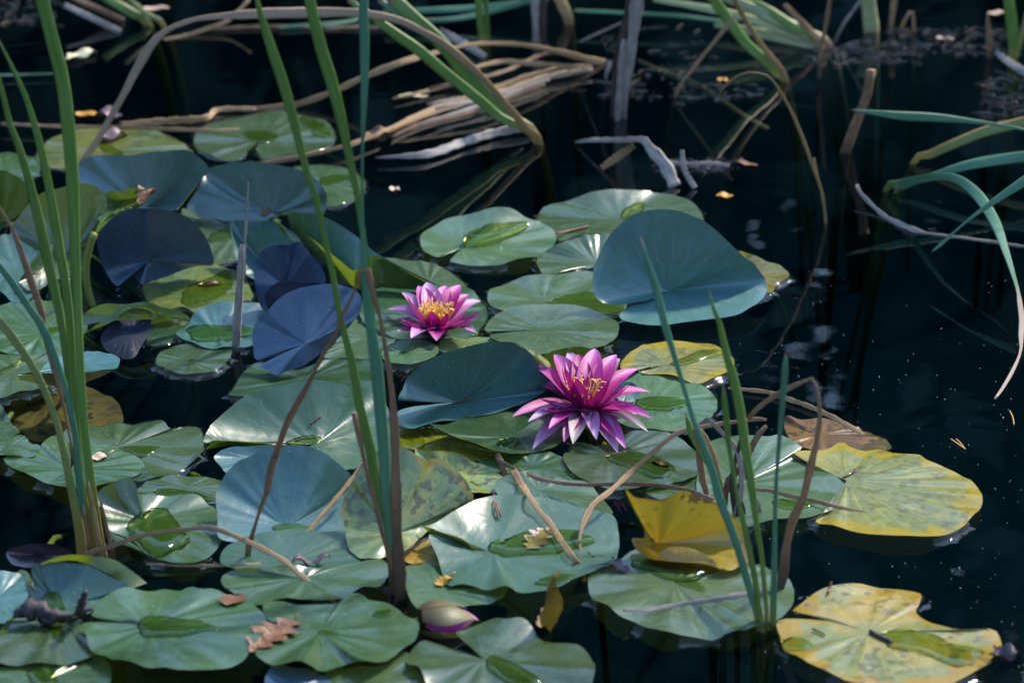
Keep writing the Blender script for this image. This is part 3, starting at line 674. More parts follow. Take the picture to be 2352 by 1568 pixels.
pad('green', 'green pad along the bottom edge with crinkled clear water', '110,1560', '-40,1560 0,1532 123,1530 157,1524 224,1506 244,1516 255,1535 253,1568 230,1610 0,1620', 3,
    puddles=('60,1545 95,1535 120,1538 132,1560 135,1580 90,1580',))
pad('green', 'green pad with a big mirror puddle beside the left reed base', '335,1195', '225,1128,2.4 262,1109,3.2 297,1094,3.6 312,1110,3 319,1134,1.6 378,1140,.4 448,1137,.4 476,1154 494,1162 504,1196 512,1238 490,1269 448,1291 406,1294 378,1283 336,1269 308,1247 280,1231 244,1214,.6 232,1168,1.4', 3,
    lips=(('240,1205,1 262,1224,.5 290,1238,.3 320,1258,.1', '244,1222,.3 264,1243,.1 300,1256,0 330,1270,0'),),
    puddles=('291,1202 314,1190 333,1179 350,1169 378,1174 400,1193 420,1221 437,1241 406,1263 378,1277 336,1261 302,1227',))
pad('green', 'pale wavy pad edge with a narrow dark puddle behind the mirror puddle pad', '430,1118', '317,1127 337,1107 362,1097 400,1092 462,1093 508,1104 503,1148 470,1153 440,1140 380,1142', 2,
    puddles=('352,1132 372,1122 420,1126 450,1130 495,1145 480,1152 455,1146 420,1134',))
pad('maroon', 'dark maroon curled pad left of the reed base', '90,1275,.6', '14,1270,.6 34,1255,1.4 76,1249,2 112,1247,2.2 140,1255,1.8 168,1272,1 140,1290,.4 92,1297,.3 56,1303,.2 28,1294,.3', 3)
# -- middle and lower centre
pad('mottle', 'upright yellow-green mottled pad behind the middle reed base', '905,1225,1.2', '800,1122,4 813,1099,5 826,1069,6.2 850,1042,7.2 914,1028,7.6 938,1029,7.6 958,1042,7 978,1055,6.4 1000,1054,6.2 1025,1062,5.8 1050,1082,5 1068,1102,4.2 1081,1127,3.2 1088,1148,2.4 1058,1163,2 1022,1182,1.5 991,1210,1 963,1238,.7 944,1258,.5 927,1266,.4 888,1275,.3 868,1283,.2 834,1284,.2 812,1269,.4 798,1247,.8 792,1213,1.4 784,1171,2.6 790,1143,3.4', 5, curve=1.2)
pad('yellow', 'small spotted yellow lobe poking out right of the middle reed base', '962,1265', '928,1268 944,1258 963,1240 992,1236 1003,1278 985,1288 958,1294 930,1289', 4, stem=False)
pad('mottle', 'mottled yellow-spotted pad edge behind the dry bent stub', '1050,1085,.3', '953,1037,1 988,1036,1.4 1025,1034,1.6 1050,1041,1.6 1090,1059,1.2 1126,1078,.8 1157,1098,.4 1140,1126,.2 1090,1132,.2 1040,1112,.2 980,1082,.4', 3)
pad('teal', 'large blue-green pad holding the small oak leaf in its puddle', '1134,1268', '1060,1240,1 990,1212,1.6 1008,1193,1.8 1036,1176,2 1070,1160,2 1092,1148,2 1134,1135,2 1176,1132,2 1204,1136,1.9 1260,1143,1.6 1316,1160,1.2 1378,1178,.8 1406,1187,.6 1418,1207,.4 1422,1250 1410,1291 1380,1302 1327,1325 1280,1350 1218,1359 1190,1359 1162,1345,.9 1120,1359 1092,1350 1060,1340 1030,1342 1016,1311 1002,1269,.6 986,1226,1.2 1060,1250,.6', 6, open_=True, amp=.7,
    lips=(('990,1212,1.6 1030,1228,1.3 1075,1246,.8 1120,1263,.3', '964,1206,1.4 1000,1230,.9 1050,1248,.5 1120,1268,.2'),),
    puddles=('1117,1257 1128,1243 1150,1246 1176,1233 1204,1220 1282,1214 1316,1217 1344,1228 1372,1241 1344,1252 1310,1263 1260,1272 1176,1277 1140,1272', '1228,1340 1250,1325 1300,1318 1322,1325 1280,1342'))
pad('green', 'green pad tucked behind the small-oak-leaf pad under the thin arching blade', '1240,1125,.3', '1137,1110,.6 1150,1092,1 1190,1082,1.2 1226,1078,1.2 1263,1084,1 1290,1098,.7 1340,1105,.4 1372,1130 1407,1182 1330,1172 1250,1152 1150,1142', 4)
pad('deep', 'deep green pad edge just below the big lily', '1220,1070', '1100,1060 1160,1045,.4 1210,1037,.6 1258,1035,.6 1283,1043,.5 1296,1056,.2 1306,1076 1346,1110 1250,1102 1180,1087 1120,1077', 1)
pad('green', 'green pad with a leaf-shaped puddle and brown scrap below the big lily', '1400,1046', '1293,1054 1296,1042 1308,1029 1316,1017 1360,1020 1413,1007 1451,992,.3 1488,989,.4 1526,994,.4 1563,1007,.3 1588,1024,.2 1603,1044 1611,1067 1601,1087 1576,1102 1538,1112 1476,1122 1413,1119 1351,1107 1326,1092 1306,1074', 3,
    puddles=('1393,1049 1426,1039 1463,1039 1501,1048 1531,1059 1548,1074 1543,1092 1513,1097 1463,1084 1413,1064',))
pad('pale', 'pale sage pad with an oval puddle right of the big lily', '1500,922', '1400,900 1446,872 1463,859 1501,855 1538,859 1576,872 1613,887 1638,904 1648,927 1641,949 1613,969 1576,982 1526,990 1501,987 1451,982 1410,960', 1,
    puddles=('1458,927 1476,915 1526,912 1563,917 1581,927 1563,939 1526,944 1476,940',))
pad('blue', 'little blue-green pad lobe touching the right petals of the big lily', '1440,900,.2', '1405,895,.6 1425,880,1 1450,877,1 1468,893,.5 1462,915 1430,925', 2, stem=False)
pad('sage', 'yellow-edged pad floating above the pale sage pad, notch at left', '1532,837', '1490,844 1463,849 1428,849 1427,832 1438,814 1476,795 1526,785 1576,784 1626,788 1658,802 1681,819 1686,837 1671,854 1638,869 1601,878 1551,864 1513,859 1471,856 1500,847', 2, open_=True,
    puddles=('1538,836 1570,822 1610,805 1650,802 1665,812 1640,820 1600,830 1565,840',))
pad('pale', 'pale pad with a dark diamond puddle, farthest row of the open side', '1062,569', '1020,585 1003,592 978,582 965,552 975,534 1000,517,.4 1025,502,.8 1063,489,1.4 1113,482,1.8 1175,483,1.8 1201,494,1.4 1223,504,1 1251,514,.6 1276,534,.2 1278,546 1268,569 1226,592 1176,603 1138,609 1088,607 1033,598', 2, open_=True,
    puddles=('1066,563 1072,549 1100,534 1115,517 1150,512 1185,512 1214,518 1200,534 1165,550 1138,560 1100,567',))
pad('green', 'wide green pad furthest out behind the tall blue pad', '1426,506', '1233,505 1241,487 1253,473,.4 1301,457,.8 1376,442,1.2 1426,437,1.2 1481,436,1 1501,441,.6 1538,444,.5 1576,457,.3 1601,477 1616,500 1600,530 1500,548 1391,540 1326,545 1288,552 1276,540 1238,515', 1,
    puddles=('1428,500 1430,485 1445,474 1478,462 1480,480 1460,495 1440,503',))
pad('pale', 'pale ribbed pad tucked against the left of the tall blue pad', '1372,605', '1363,614 1336,617 1296,625 1276,632 1251,630 1236,614 1233,597 1243,579 1276,567,.5 1313,549,1.2 1351,539,1.5 1396,538,1.5 1420,570,.6 1420,605', 2, open_=True)
pad('pale', 'pale ribbed pad with a dark wet half below the tall blue pad', '1247,692', '1120,690 1125,669 1150,655 1175,645 1213,637,.3 1276,627,.6 1316,622,.6 1361,622,.5 1420,650 1440,700 1420,728 1360,722 1300,715 1190,712 1142,708', 1,
    puddles=('1252,695 1290,682 1350,668 1385,688 1435,702 1418,727 1360,720 1300,702',))
pad('pale', 'smooth oval pad between the two pink lilies with a fine slit', '1250,758', '1180,759 1117,760 1115,752 1128,734 1150,714,.3 1176,702,.5 1226,699,.6 1301,699,.6 1351,709,.4 1388,722,.2 1416,739 1422,757 1413,774 1388,792 1351,802 1301,810 1238,814 1208,805 1150,785 1125,768 1180,762', 3, open_=True,)
pad('sky', 'tall blue pad half standing with a flat pale front lobe', '1534,668,.7', '1490,690,.8 1438,699,.9 1388,696,1.2 1366,677,2 1361,644,3.4 1367,607,5 1388,557,7 1416,522,8.4 1451,497,9.4 1488,485,10 1526,481,10.2 1563,486,10 1613,507,9 1651,534,7.8 1696,577,5.6 1738,614,3 1758,642,1.4 1761,664,.7 1748,689,.3 1713,714,.2 1676,727,.1 1576,739 1500,745 1440,738 1422,728,.2 1438,707,.5 1473,681,.7 1500,670,.8', 4, open_=True, curve=1.25, amp=.5)
pad('olive', 'yellow pad tip showing behind the tall blue pad', '1735,630', '1690,590 1698,577 1726,584,.4 1764,599,.6 1784,605,.5 1801,617,.3 1813,632 1801,645 1786,650 1779,662 1764,672 1730,680 1690,650', 1)
pad('pale', 'broad pale pad crossed by the right reed clump and dry stalks', '1700,1112', '1615,1040 1626,1010 1660,996,.3 1720,1000,.5 1764,1003,.6 1789,997,.7 1814,1009,.5 1831,1024,.3 1842,1036 1826,1046 1854,1064 1904,1084 1939,1104 1940,1128 1921,1160 1880,1182 1830,1195 1760,1198 1700,1202 1640,1172 1600,1122', 2,
    puddles=('1770,1150 1800,1146 1850,1150 1870,1160 1830,1170 1790,1166',))
pad('green', 'narrow green pad band behind the yellow curled pad', '1600,1140', '1480,1127 1560,1110 1640,1097 1700,1112 1692,1172 1600,1164 1520,1146', 1, stem=False)
pad('pale', 'large pale pad with radiating ribs under the mauve dry strip', '1548,1336', '1351,1334 1355,1311 1380,1304 1414,1286,.3 1440,1270,.5 1470,1262,.5 1600,1270 1736,1286 1764,1303 1814,1330 1824,1364 1820,1392 1800,1412 1765,1432 1733,1445 1680,1454 1624,1457 1568,1455 1526,1451 1490,1440 1456,1426 1422,1417 1394,1395 1372,1378 1355,1359', 3, amp=1.4,
    puddles=('1425,1282 1450,1270 1500,1282 1560,1292 1640,1305 1620,1325 1580,1335 1545,1332 1500,1315 1455,1300', '1550,1332 1580,1326 1615,1345 1620,1360 1590,1352 1560,1343'))
pad('yellow', 'yellow spotted pad curled up like a cup between the reeds', '1512,1246,.5', '1480,1232,1.6 1473,1199,3 1452,1160,5 1432,1118,6.8 1456,1139,6 1492,1144,5.8 1520,1143,5.8 1554,1130,6 1576,1128,6 1613,1145,5.4 1646,1154,5 1675,1176,4 1694,1196,3 1708,1221,2 1722,1249,1 1725,1280,.5 1700,1297,.4 1669,1309,.3 1610,1294,.4 1554,1290,.5 1498,1282,.6 1470,1268,1 1456,1253,1.4 1452,1236,2', 5, curve=1.4,
    lips=(('1452,1235,2.2 1470,1247,1.8 1498,1264,1.4 1515,1269,1.2 1535,1256,1.6 1576,1256,1.6 1610,1267,1.2 1640,1285,.8', '1454,1246,1.8 1472,1267,1 1498,1281,.6 1520,1286,.5 1554,1290,.5 1590,1292,.4 1620,1296,.3 1650,1304,.3', LM['yellow']),))
pad('sage', 'largest yellow-green pad floating alone on the dark open water', '1945,1103', '1905,1086 1873,1071 1823,1043 1864,1038 1899,1034 1924,1018 1939,1018 1956,1028 1989,1032 2019,1027 2049,1036 2084,1042 2114,1046 2126,1056 2164,1069 2201,1084 2226,1102 2249,1127 2257,1151 2251,1166 2223,1196 2184,1218 2128,1231 2072,1233 2002,1227 1946,1216 1884,1199 1876,1190 1921,1162 1938,1132 1943,1115', 3, open_=True, amp=.8, wave=.8)
pad('tanpad', 'tattered tan and green pad with many wet glints, bottom corner', '1994,1451', '1960,1437 1890,1417 1831,1402 1821,1394 1842,1381 1876,1361 1904,1352 1946,1345 1982,1341 2016,1346 2058,1350 2094,1354 2117,1364 2112,1385 2103,1403 2128,1423 2156,1434 2198,1448 2240,1448 2277,1444 2293,1454 2302,1473 2293,1493 2277,1513 2263,1532 2212,1557 2150,1580 2080,1590 2016,1570 1957,1563 1898,1543 1859,1527 1820,1504 1800,1487 1792,1460 1786,1427 1834,1422 1915,1425 1962,1436', 2, open_=True, wave=.8,
    puddles=('2020,1452 2070,1448 2110,1452 2150,1462 2180,1480 2230,1490 2262,1500 2240,1520 2190,1530 2120,1500 2060,1490 2030,1475', '2105,1392 2116,1370 2150,1380 2185,1400 2170,1415 2130,1420', '1795,1475 1825,1466 1865,1478 1855,1492 1825,1505 1805,1495'))
pad('green', 'rippled green pad with a dark sunken corner at the bottom, beside the bud', '1112,1513', '1085,1488 1047,1458 1064,1443 1106,1427 1140,1422 1159,1431 1176,1431 1198,1427 1218,1436 1246,1462 1302,1471 1327,1474 1347,1490 1361,1515 1367,1543 1361,1568 1330,1600 1150,1615 1000,1600 977,1568 960,1543 938,1532 932,1504 949,1482 975,1468 1010,1480 1064,1498', 6, open_=True, amp=1.5,
    puddles=('1115,1512 1130,1506 1170,1520 1215,1545 1250,1572 1200,1580 1150,1560 1120,1535', '1228,1452 1250,1463 1290,1470 1262,1476 1238,1472'))
pad('violet', 'blue-violet pad corner at the bottom under the scalloped pad', '680,1580', '612,1590 624,1529 690,1534 742,1550 765,1580 700,1610', 5, stem=False)
pad('green', 'green pad at the bottom edge between scalloped pad and the bud', '840,1575', '742,1552 800,1532 880,1524 930,1498 955,1535 985,1575 950,1612 770,1612', 4)
pad('green', 'green pad with a tiny orange leaf right of the middle reed base', '1011,1353', '929,1306 938,1297 966,1294 994,1283 1008,1290 1050,1320 1120,1338 1167,1347 1154,1373 1134,1381 1092,1390 1036,1398 986,1403 960,1398 944,1381 934,1353', 4,
    puddles=('1025,1342 1050,1335 1075,1338 1090,1348 1060,1352 1035,1350',))
pad('brownyellow', 'rotting brown-yellow pad half under water behind the lone pad', '1880,1000', '1800,970 1809,954,.6 1834,960,.4 1889,962 1939,974,-.3 1989,987,-.5 2026,1007,-.7 2046,1029,-.8 1980,1036,-.5 1839,1030 1810,1000', 1, men=False)
BVH = BVHTree.FromPolygons(PADV, PADF)
# ================================================================ water lilies
def petal_mat(name, base, mid, tip, back, streak=.35):
    N = NT(name); tc = N.n('ShaderNodeTexCoord'); sep = N.n('ShaderNodeSeparateXYZ'); N.l(tc.outputs['UV'], sep.inputs[0])
    u, v = sep.outputs[0], sep.outputs[1]; info = N.n('ShaderNodeObjectInfo'); rnd = info.outputs['Random']
    sn = N.noise(N.combine(N.math('MULTIPLY', u, 22.), N.math('MULTIPLY', v, 2.2), N.math('MULTIPLY', rnd, 29.)), 1.0, 3, .65)
    vv = N.math('ADD', v, N.math('MULTIPLY', N.math('SUBTRACT', sn, .5), .35))
    col = N.mix(N.ramp(vv, .05, .45), base, mid); col = N.mix(N.ramp(vv, .55, 1.02), col, tip)
    col = N.mix(N.math('MULTIPLY', N.ramp(sn, .45, .75), streak), col, tip)
    geo = N.n('ShaderNodeNewGeometry')
    col = N.mix(N.math('MULTIPLY', geo.outputs['Backfacing'], .75), col, back)
    hsv = N.n('ShaderNodeHueSaturation'); N.l(col, hsv.inputs['Color']); N.l(N.math('MULTIPLY_ADD', rnd, .25, .80), hsv.inputs['Value'])
    bs = N.n('ShaderNodeBsdfPrincipled'); N.l(hsv.outputs[0], bs.inputs['Base Color']); bs.inputs['Roughness'].default_value = .45
    bm = N.n('ShaderNodeBump'); bm.inputs['Strength'].default_value = .5; bm.inputs['Distance'].default_value = .0006; N.l(sn, bm.inputs['Height']); N.l(bm.outputs[0], bs.inputs['Normal'])
    tr = N.n('ShaderNodeBsdfTranslucent'); N.l(hsv.outputs[0], tr.inputs['Color'])
    mx = N.n('ShaderNodeMixShader'); mx.inputs[0].default_value = .28
    N.l(bs.outputs[0], mx.inputs[1]); N.l(tr.outputs[0], mx.inputs[2]); N.l(mx.outputs[0], N.out.inputs[0]); return N.m
PM = {'m': petal_mat('petal_magenta', (.38, .008, .16), (.40, .014, .21), (.54, .17, .44), (.42, .05, .26)),
      'd': petal_mat('petal_deep', (.27, .004, .085), (.34, .008, .13), (.42, .035, .24), (.34, .010, .15), .15),
      'p': petal_mat('petal_pale', (.44, .10, .32), (.46, .17, .38), (.52, .32, .50), (.45, .2, .4)),
      's': petal_mat('sepal', (.40, .24, .34), (.46, .34, .40), (.50, .46, .36), (.40, .42, .26))}
def gold_mat():
    N = NT('stamen_gold'); tc = N.n('ShaderNodeTexCoord'); sep = N.n('ShaderNodeSeparateXYZ'); N.l(tc.outputs['UV'], sep.inputs[0])
    col = N.mix(N.ramp(sep.outputs[1], .0, .55), (.62, .13, .01), (.80, .48, .07))
    bs = N.n('ShaderNodeBsdfPrincipled'); N.l(col, bs.inputs['Base Color']); bs.inputs['Roughness'].default_value = .5
    N.l(bs.outputs[0], N.out.inputs[0]); return N.m
GOLD = gold_mat()
def flower(label, cx, cy, base_off, wy, L, petals, stam, stem_to):
    # the flower's own distance: the water point under it lies at picture row wy
    Y = at_z(1176, wy).y
    B0 = at_y(cx, cy, Y); axis = Vector((0, -.18, 1)).normalized()
    e = empty('water_lily', B0); tag(e, label, 'water lily')
    for (x, y, side, kind, wd, lf) in petals:
        Lp = L*lf; d = ray(x, y).normalized(); o = CAMLOC-B0
        b = d.dot(o); c = o.dot(o)-Lp*Lp; disc = b*b-c
        t = -b+(-math.sqrt(max(disc, 0)) if side == 'f' else math.sqrt(max(disc, 0)))
        T = CAMLOC+d*t; dirv = (T-B0)
        out = Vector((dirv.x, dirv.y, 0)); 
        if out.length > 1e-5: out.normalize()
        Bp = B0+out*base_off+Vector((0, 0, -.002))
        mid = (Bp+T)*.5
        elev = dirv.normalized().dot(axis)
        up = axis*(.16 if elev < .35 else -.02)+out*(.10 if elev >= .35 else 0)
        Cc = mid+up*Lp
        nr, nu = 15, 9; V, UV, F = [], [], []
        tl = (T-Bp).normalized()
        inward = (B0+axis*.06-mid).normalized()
        for i in range(nr):
            s = i/(nr-1); p = Bp*(1-s)**2+Cc*2*s*(1-s)+T*s*s
            tg = (Cc-Bp)*(1-s)+(T-Cc)*s; tg.normalize()
            Nn = axis*.75+inward; Nn = (Nn-tg*Nn.dot(tg)).normalized(); sd = tg.cross(Nn).normalized()
            w = wd*Lp*max(.16*(1-s)**3+ (s**.62)*((1-s)**.9)*1.06*1.5*(.62), .0)*1.08 if s < 1 else 0
            for k in range(nu):
                u = -1+2*k/(nu-1)
                q = p+sd*(u*w)+Nn*((u*u)*w*.42 - .0*w)
                V.append(q-B0); UV.append((k/(nu-1), s))
        for i in range(nr-1):
            for k in range(nu-1): F.append((i*nu+k, i*nu+k+1, (i+1)*nu+k+1, (i+1)*nu+k))
        m = mesh('sepal' if kind == 's' else 'petal', V, F, PM[kind], e, uv=UV)
        # inner face is the front side
        n0 = m.data.polygons[len(F)//2].normal
        if n0.dot(axis*.75+inward) < 0: m.data.flip_normals()
    for (r0, n, h, spread, curl, hid) in stam:
        for i in range(n):
            a = 2*math.pi*(i+random.uniform(-.3, .3))/n
            o = Vector((math.cos(a), math.sin(a), 0))
            hh = h*random.uniform(.85, 1.15); w = .0010*random.uniform(.8, 1.2)
            P = [o*r0+axis*.002, o*(r0+spread*.45)+axis*hh*.6, o*(r0+spread)+axis*hh, o*(r0+spread-curl*.7)+axis*(hh*1.12), o*(r0+spread-curl*1.5)+axis*(hh*1.10)]
            C = catmull([tuple(p) for p in P], 10); V, UV, F = [], [], []
            sd = axis.cross(o).normalized()
            for k in range(10):
                ww = w*(1.25-.7*k/9); p = Vector(C[k])
                for (q1, q2) in ((-1, 0), (0, .6), (1, 0), (0, -.6)): V.append(p+sd*(q1*ww)+o*(q2*ww)); UV.append((.5, k/9))
            for k in range(9):
                for q in range(4): F.append((k*4+q, k*4+(q+1) % 4, (k+1)*4+(q+1) % 4, (k+1)*4+q))
            F.append((36, 37, 38, 39))
            mesh('stamen', V, F, GOLD, e, uv=UV)
    # receptacle
    V, F = [], []
    prof = [(0, -.016), (.010, -.014), (.017, -.004), (.014, .004), (.006, .007), (0, .008)]
    for (r, z) in prof:
        for k in range(14): V.append((r*math.cos(k*2*math.pi/14), r*math.sin(k*2*math.pi/14), z))
    for j in range(5):
        for k in range(14): F.append((j*14+k, j*14+(k+1) % 14, (j+1)*14+(k+1) % 14, (j+1)*14+k))
    mesh('receptacle', V, F, PM['d'], e, uv=[(0, .1)]*len(V))
    pts = catmull([(0, 0, -.012), (.004, .01, -.06), (.03, .05, -B0.z-.36)], 12)
    sv, sf = tube(pts, .0045); mesh('stem', sv, sf, STEM, e)
    return e
big = [(1223, 837, 'b', 'm', 0.26, 1.0), (1221, 883, 'b', 'm', 0.26, 1.0), (1176, 957, 'f', 'm', 0.28, 1.14), (1237, 914, 'f', 'd', 0.21, .8),
       (1223, 1032, 'f', 'p', 0.29, 1.12), (1295, 1015, 'f', 'm', 0.32, .86), (1420, 1041, 'f', 'p', 0.29, 1.02), (1437, 1030, 'f', 'm', 0.29, 1.02),
       (1489, 991, 'f', 's', 0.25, 1.06), (1497, 961, 'f', 'm', 0.26, 1.05), (1495, 900, 'b', 'm', 0.26, 1.06), (1466, 847, 'b', 'm', 0.29, 1.02),
       (1432, 865, 'f', 'm', 0.25, .9), (1416, 814, 'b', 'm', 0.35, 1.0), (1424, 823, 'b', 'p', 0.29, 1.08), (1367, 800, 'b', 'm', 0.38, 1.0),
       (1328, 813, 'b', 'd', 0.35, .92), (1306, 807, 'b', 'p', 0.31, 1.06), (1273, 813, 'b', 'm', 0.35, 1.0), (1291, 830, 'b', 'd', 0.31, .85),
       (1263, 838, 'f', 'd', 0.29, .95), (1326, 868, 'f', 'd', 0.46, .66), (1402, 870, 'f', 'd', 0.42, .72), (1350, 862, 'f', 'd', 0.36, .52),
       (1406, 838, 'b', 'd', 0.29, .82), (1407, 924, 'f', 'd', 0.26, .62), (1316, 1020, 'f', 's', 0.35, .9), (1212, 969, 'f', 'p', 0.23, 1.1), (1395, 850, 'b', 'd', 0.31, .8),
       (1250, 860, 'b', 'm', .24, 1.0), (1300, 845, 'f', 'd', .30, .8), (1375, 842, 'b', 'd', .30, .82), (1445, 885, 'f', 'm', .24, .95), (1250, 940, 'f', 'd', .24, .9), (1345, 830, 'b', 'm', .32, .9), (1260, 985, 'f', 'm', .25, .95), (1465, 935, 'f', 'm', .24, .95), (1370, 1010, 'f', 'p', .27, .9)]
flower('larger open pink water lily raised on its stalk among pads', 1345, 932, .010, 985, .083, big,
       [(.009, 14, .024, .013, .005, 0), (.006, 9, .027, .007, .005, 0)], None)
small = [(922, 671, 'b', 'p', 0.29, 1.0), (934, 678, 'f', 'm', 0.33, .95), (961, 656, 'b', 'm', 0.38, 1.0), (981, 648, 'b', 'p', 0.40, 1.05), (1024, 656, 'b', 'm', 0.42, 1.0),
         (1058, 654, 'b', 'm', 0.38, 1.05), (1077, 676, 'b', 'm', 0.35, 1.0), (1105, 691, 'b', 'p', 0.35, 1.08), (1111, 717, 'f', 'm', 0.31, 1.05), (886, 711, 'b', 'p', 0.32, 1.12),
         (1048, 669, 'b', 'd', 0.40, .85), (998, 669, 'b', 'd', 0.40, .82), (992, 714, 'f', 'd', 0.47, .62), (918, 731, 'f', 'm', 0.31, .95), (1073, 712, 'f', 'm', 0.32, .9),
         (913, 760, 'f', 'p', 0.33, 1.05), (944, 777, 'f', 'p', 0.38, 1.0), (1003, 783, 'f', 'm', 0.47, .85), (1094, 764, 'f', 'p', 0.32, 1.06), (1062, 749, 'f', 'd', 0.35, .8),
         (1084, 737, 'f', 'm', 0.29, .98), (922, 741, 'f', 'm', 0.33, .92), (972, 745, 'f', 'd', 0.40, .6), (1030, 748, 'f', 'd', 0.40, .66), (968, 680, 'b', 'd', 0.35, .8), (1028, 718, 'f', 'd', 0.40, .6)]
flower('smaller pink water lily with a full golden crown of stamens', 1002, 745, .012, 768, .066, small,
       [(.011, 24, .021, .009, .004, 0), (.008, 18, .022, .006, .003, 0), (.004, 10, .020, .003, .002, 0)], None)

# closed bud lying half sunk
def bud():
    a = at_z(962, 1424, .006); b = at_z(1100, 1424, .004); ax = (b-a); L = ax.length; ax.normalize()
    e = empty('lily_bud', a); tag(e, 'half-sunken lily bud, olive sepals parting over a pink petal', 'water lily bud')
    mats = {'o': petal_mat('bud_sepal', (.09, .065, .03), (.13, .115, .045), (.2, .2, .06), (.14, .14, .05), .2), 'm': PM['m']}
    side = Vector((0, 0, 1)).cross(ax).normalized(); up = Vector((0, 0, 1))
    for (a0, a1, rad, l0, l1, mk, nm) in ((-.2, 1.75, 1.0, 0, .82, 'o', 'sepal'), (1.45, 2.7, .98, .05, .95, 'o', 'sepal'), (3.0, 4.4, 1.0, 0, .85, 'o', 'sepal'), (4.2, 6.2, 1.0, 0, .9, 'o', 'sepal'), (-.3, 3.4, .80, .1, 1.0, 'm', 'petal')):
        V, UV, F = [], [], []; n, m = 16, 10
        for i in range(n):
            s = i/(n-1); l = l0+(l1-l0)*s
            r = .030*rad*math.sin(math.pi*min(l*.86+.14, 1))**.7*(1-.25*l)
            mid = (a0+a1)/2; hw = (a1-a0)/2*math.sin(math.pi*min(s*.8+.2, 1))**.55 if s < 1 else 0
            for k in range(m):
                an = mid+hw*(-1+2*k/(m-1)); V.append(ax*(l*L)+(side*math.cos(an)+up*math.sin(an)*.62)*r); UV.append((k/(m-1), s))
        for i in range(n-1):
            for k in range(m-1): F.append((i*m+k, i*m+k+1, (i+1)*m+k+1, (i+1)*m+k))
        mesh(nm, V, F, mats[mk], e, uv=UV)
    pts = catmull([(0, 0, 0), tuple(-ax*.03+Vector((0, .01, -.04))), tuple(-ax*.03+Vector((0, .06, -.37)))], 10); sv, sf = tube(pts, .004); mesh('stem', sv, sf, STEM, e)
bud()
# petiole of the folded lifted pad and of the tilted pad
def petiole(pts, r, owner, wy):
    Y = at_z(1176, wy).y
    P = catmull([tuple(at_y(t[0], t[1], Y)) for t in parse(pts)], 16)
    sv, sf = tube(P, r); mesh('stem', sv, sf, STEM, owner)
def find(lbl): return next(o for o in PADOBJ if lbl in o['label'])
petiole('217,536 206,565 198,607 200,657 212,700 216,722', .0042, find('lifted on its own curved stem'), 700)

# ================================================================ reeds
clump(213, 1268, 'tall foreground reed clump with yellow-edged green blades and brown sheaths', [
 ('235,1275,25 228,1245,25 209,1112,22 190,937,20 180,737,19 172,570,25 165,392,30 146,200,32 122,100,31 97,0,30 84,-60,29', 'g'),
 ('215,1270,22 185,1112,20 172,937,18 160,737,19 149,644,22 132,544,22 115,444,20 94,344,18 78,282,15 52,205,11 25,150,8 0,97,5 -12,75,2', 'g', {'anchors': [(0, 1272)]}),
 ('200,1268,20 177,1012,17 160,887,16 140,737,18 120,644,24 98,544,24 74,444,21 46,344,17 30,312,15 14,250,13 0,190,10 -14,140,5', 'g', {'anchors': [(0, 1266)]}),
 ('195,1262,18 177,1037,15 168,974,15 156,912,16 140,862,16 120,804,18 92,742,19 65,704,16 30,652,17 0,612,14 -30,580,8', 't', {'anchors': [(0, 1276)]}),
 ('188,1270,25 182,1213,23 168,1143,20 149,1049,17 131,974,15 107,907,16 84,857,17 50,804,19 10,750,21 -25,712,18', 'y', {'anchors': [(0, 1280)]}),
 ('200,1260,12 178,1100,8 150,950,6 132,877,10 115,812,14 100,757,17 96,720,17 75,657,16 52,590,13 27,524,9 0,479,5 -14,455,2', 'b', {'anchors': [(0, 1258)]}),
 ('258,1280,13 249,1230,11 236,1175,8 228,1140,4', 'b', {'anchors': [(0, 1282)], 'name': 'dry_sheath'}),
 ('232,1272,9 224,1215,9 212,1150,7 203,1105,3', 'd', {'anchors': [(0, 1282)], 'name': 'dry_sheath'}),
 ('205,1270,8 199,1215,7 190,1160,5', 'b', {'anchors': [(0, 1282)], 'name': 'dry_sheath'}),
])
clump(910, 1362, 'middle reed clump of three tall green blades with a snapped brown blade', [
 ('905,1335,14 885,1185,16 866,1129,20 852,1037,24 827,937,22 810,837,18 783,736,15 767,644,14 744,544,13 723,444,14 703,392,16 680,300,20 653,200,25 619,100,22 589,0,10 580,-40,4', 'g', {'anchors': [(0, 1352)]}),
 ('908,1340,16 885,1129,16 870,937,14 858,760,12 850,645,10 847,615,10 834,544,13 820,444,15 808,392,17 789,300,22 765,200,28 734,100,27 711,0,25 700,-50,23', 'g', {'anchors': [(0, 1350)]}),
 ('906,1340,20 887,1129,24 882,1037,26 873,937,28 864,837,29 849,737,22 840,669,19 836,594,16 833,544,11 832,470,7 832,392,6 833,300,9 837,200,17 837,100,22 835,0,22 835,-50,21', 't', {'anchors': [(0, 1358)], 'thick': .16}),
 ('922,1378,30 920,1353,29 914,1269,28 910,1185,25 909,1129,24 908,1037,21 903,937,17 895,862,13 885,799,10 875,737,11 863,694,12 850,644,14 844,616,14 836,612,10 830,622,8 823,644,8 805,690,8 788,720,8 773,762,8 743,812,10 713,872,12 683,927,14 658,974,15 638,1032,17 623,1074,15 613,1129,13 602,1157,11 588,1199,8 582,1221,9 571,1255,13 568,1300,11', 'b', {'anchors': [(0, 1378), (12, 1372), (-1, 1302)], 'n': 90, 'name': 'dry_blade'}),
 ('903,1360,10 899,1339,10 893,1283,10 879,1227,10 862,1157,10 855,1129,10 840,1074,10 830,1024,11 818,974,12 813,948,12', 'b', {'anchors': [(0, 1364)], 'name': 'dry_blade'}),
])
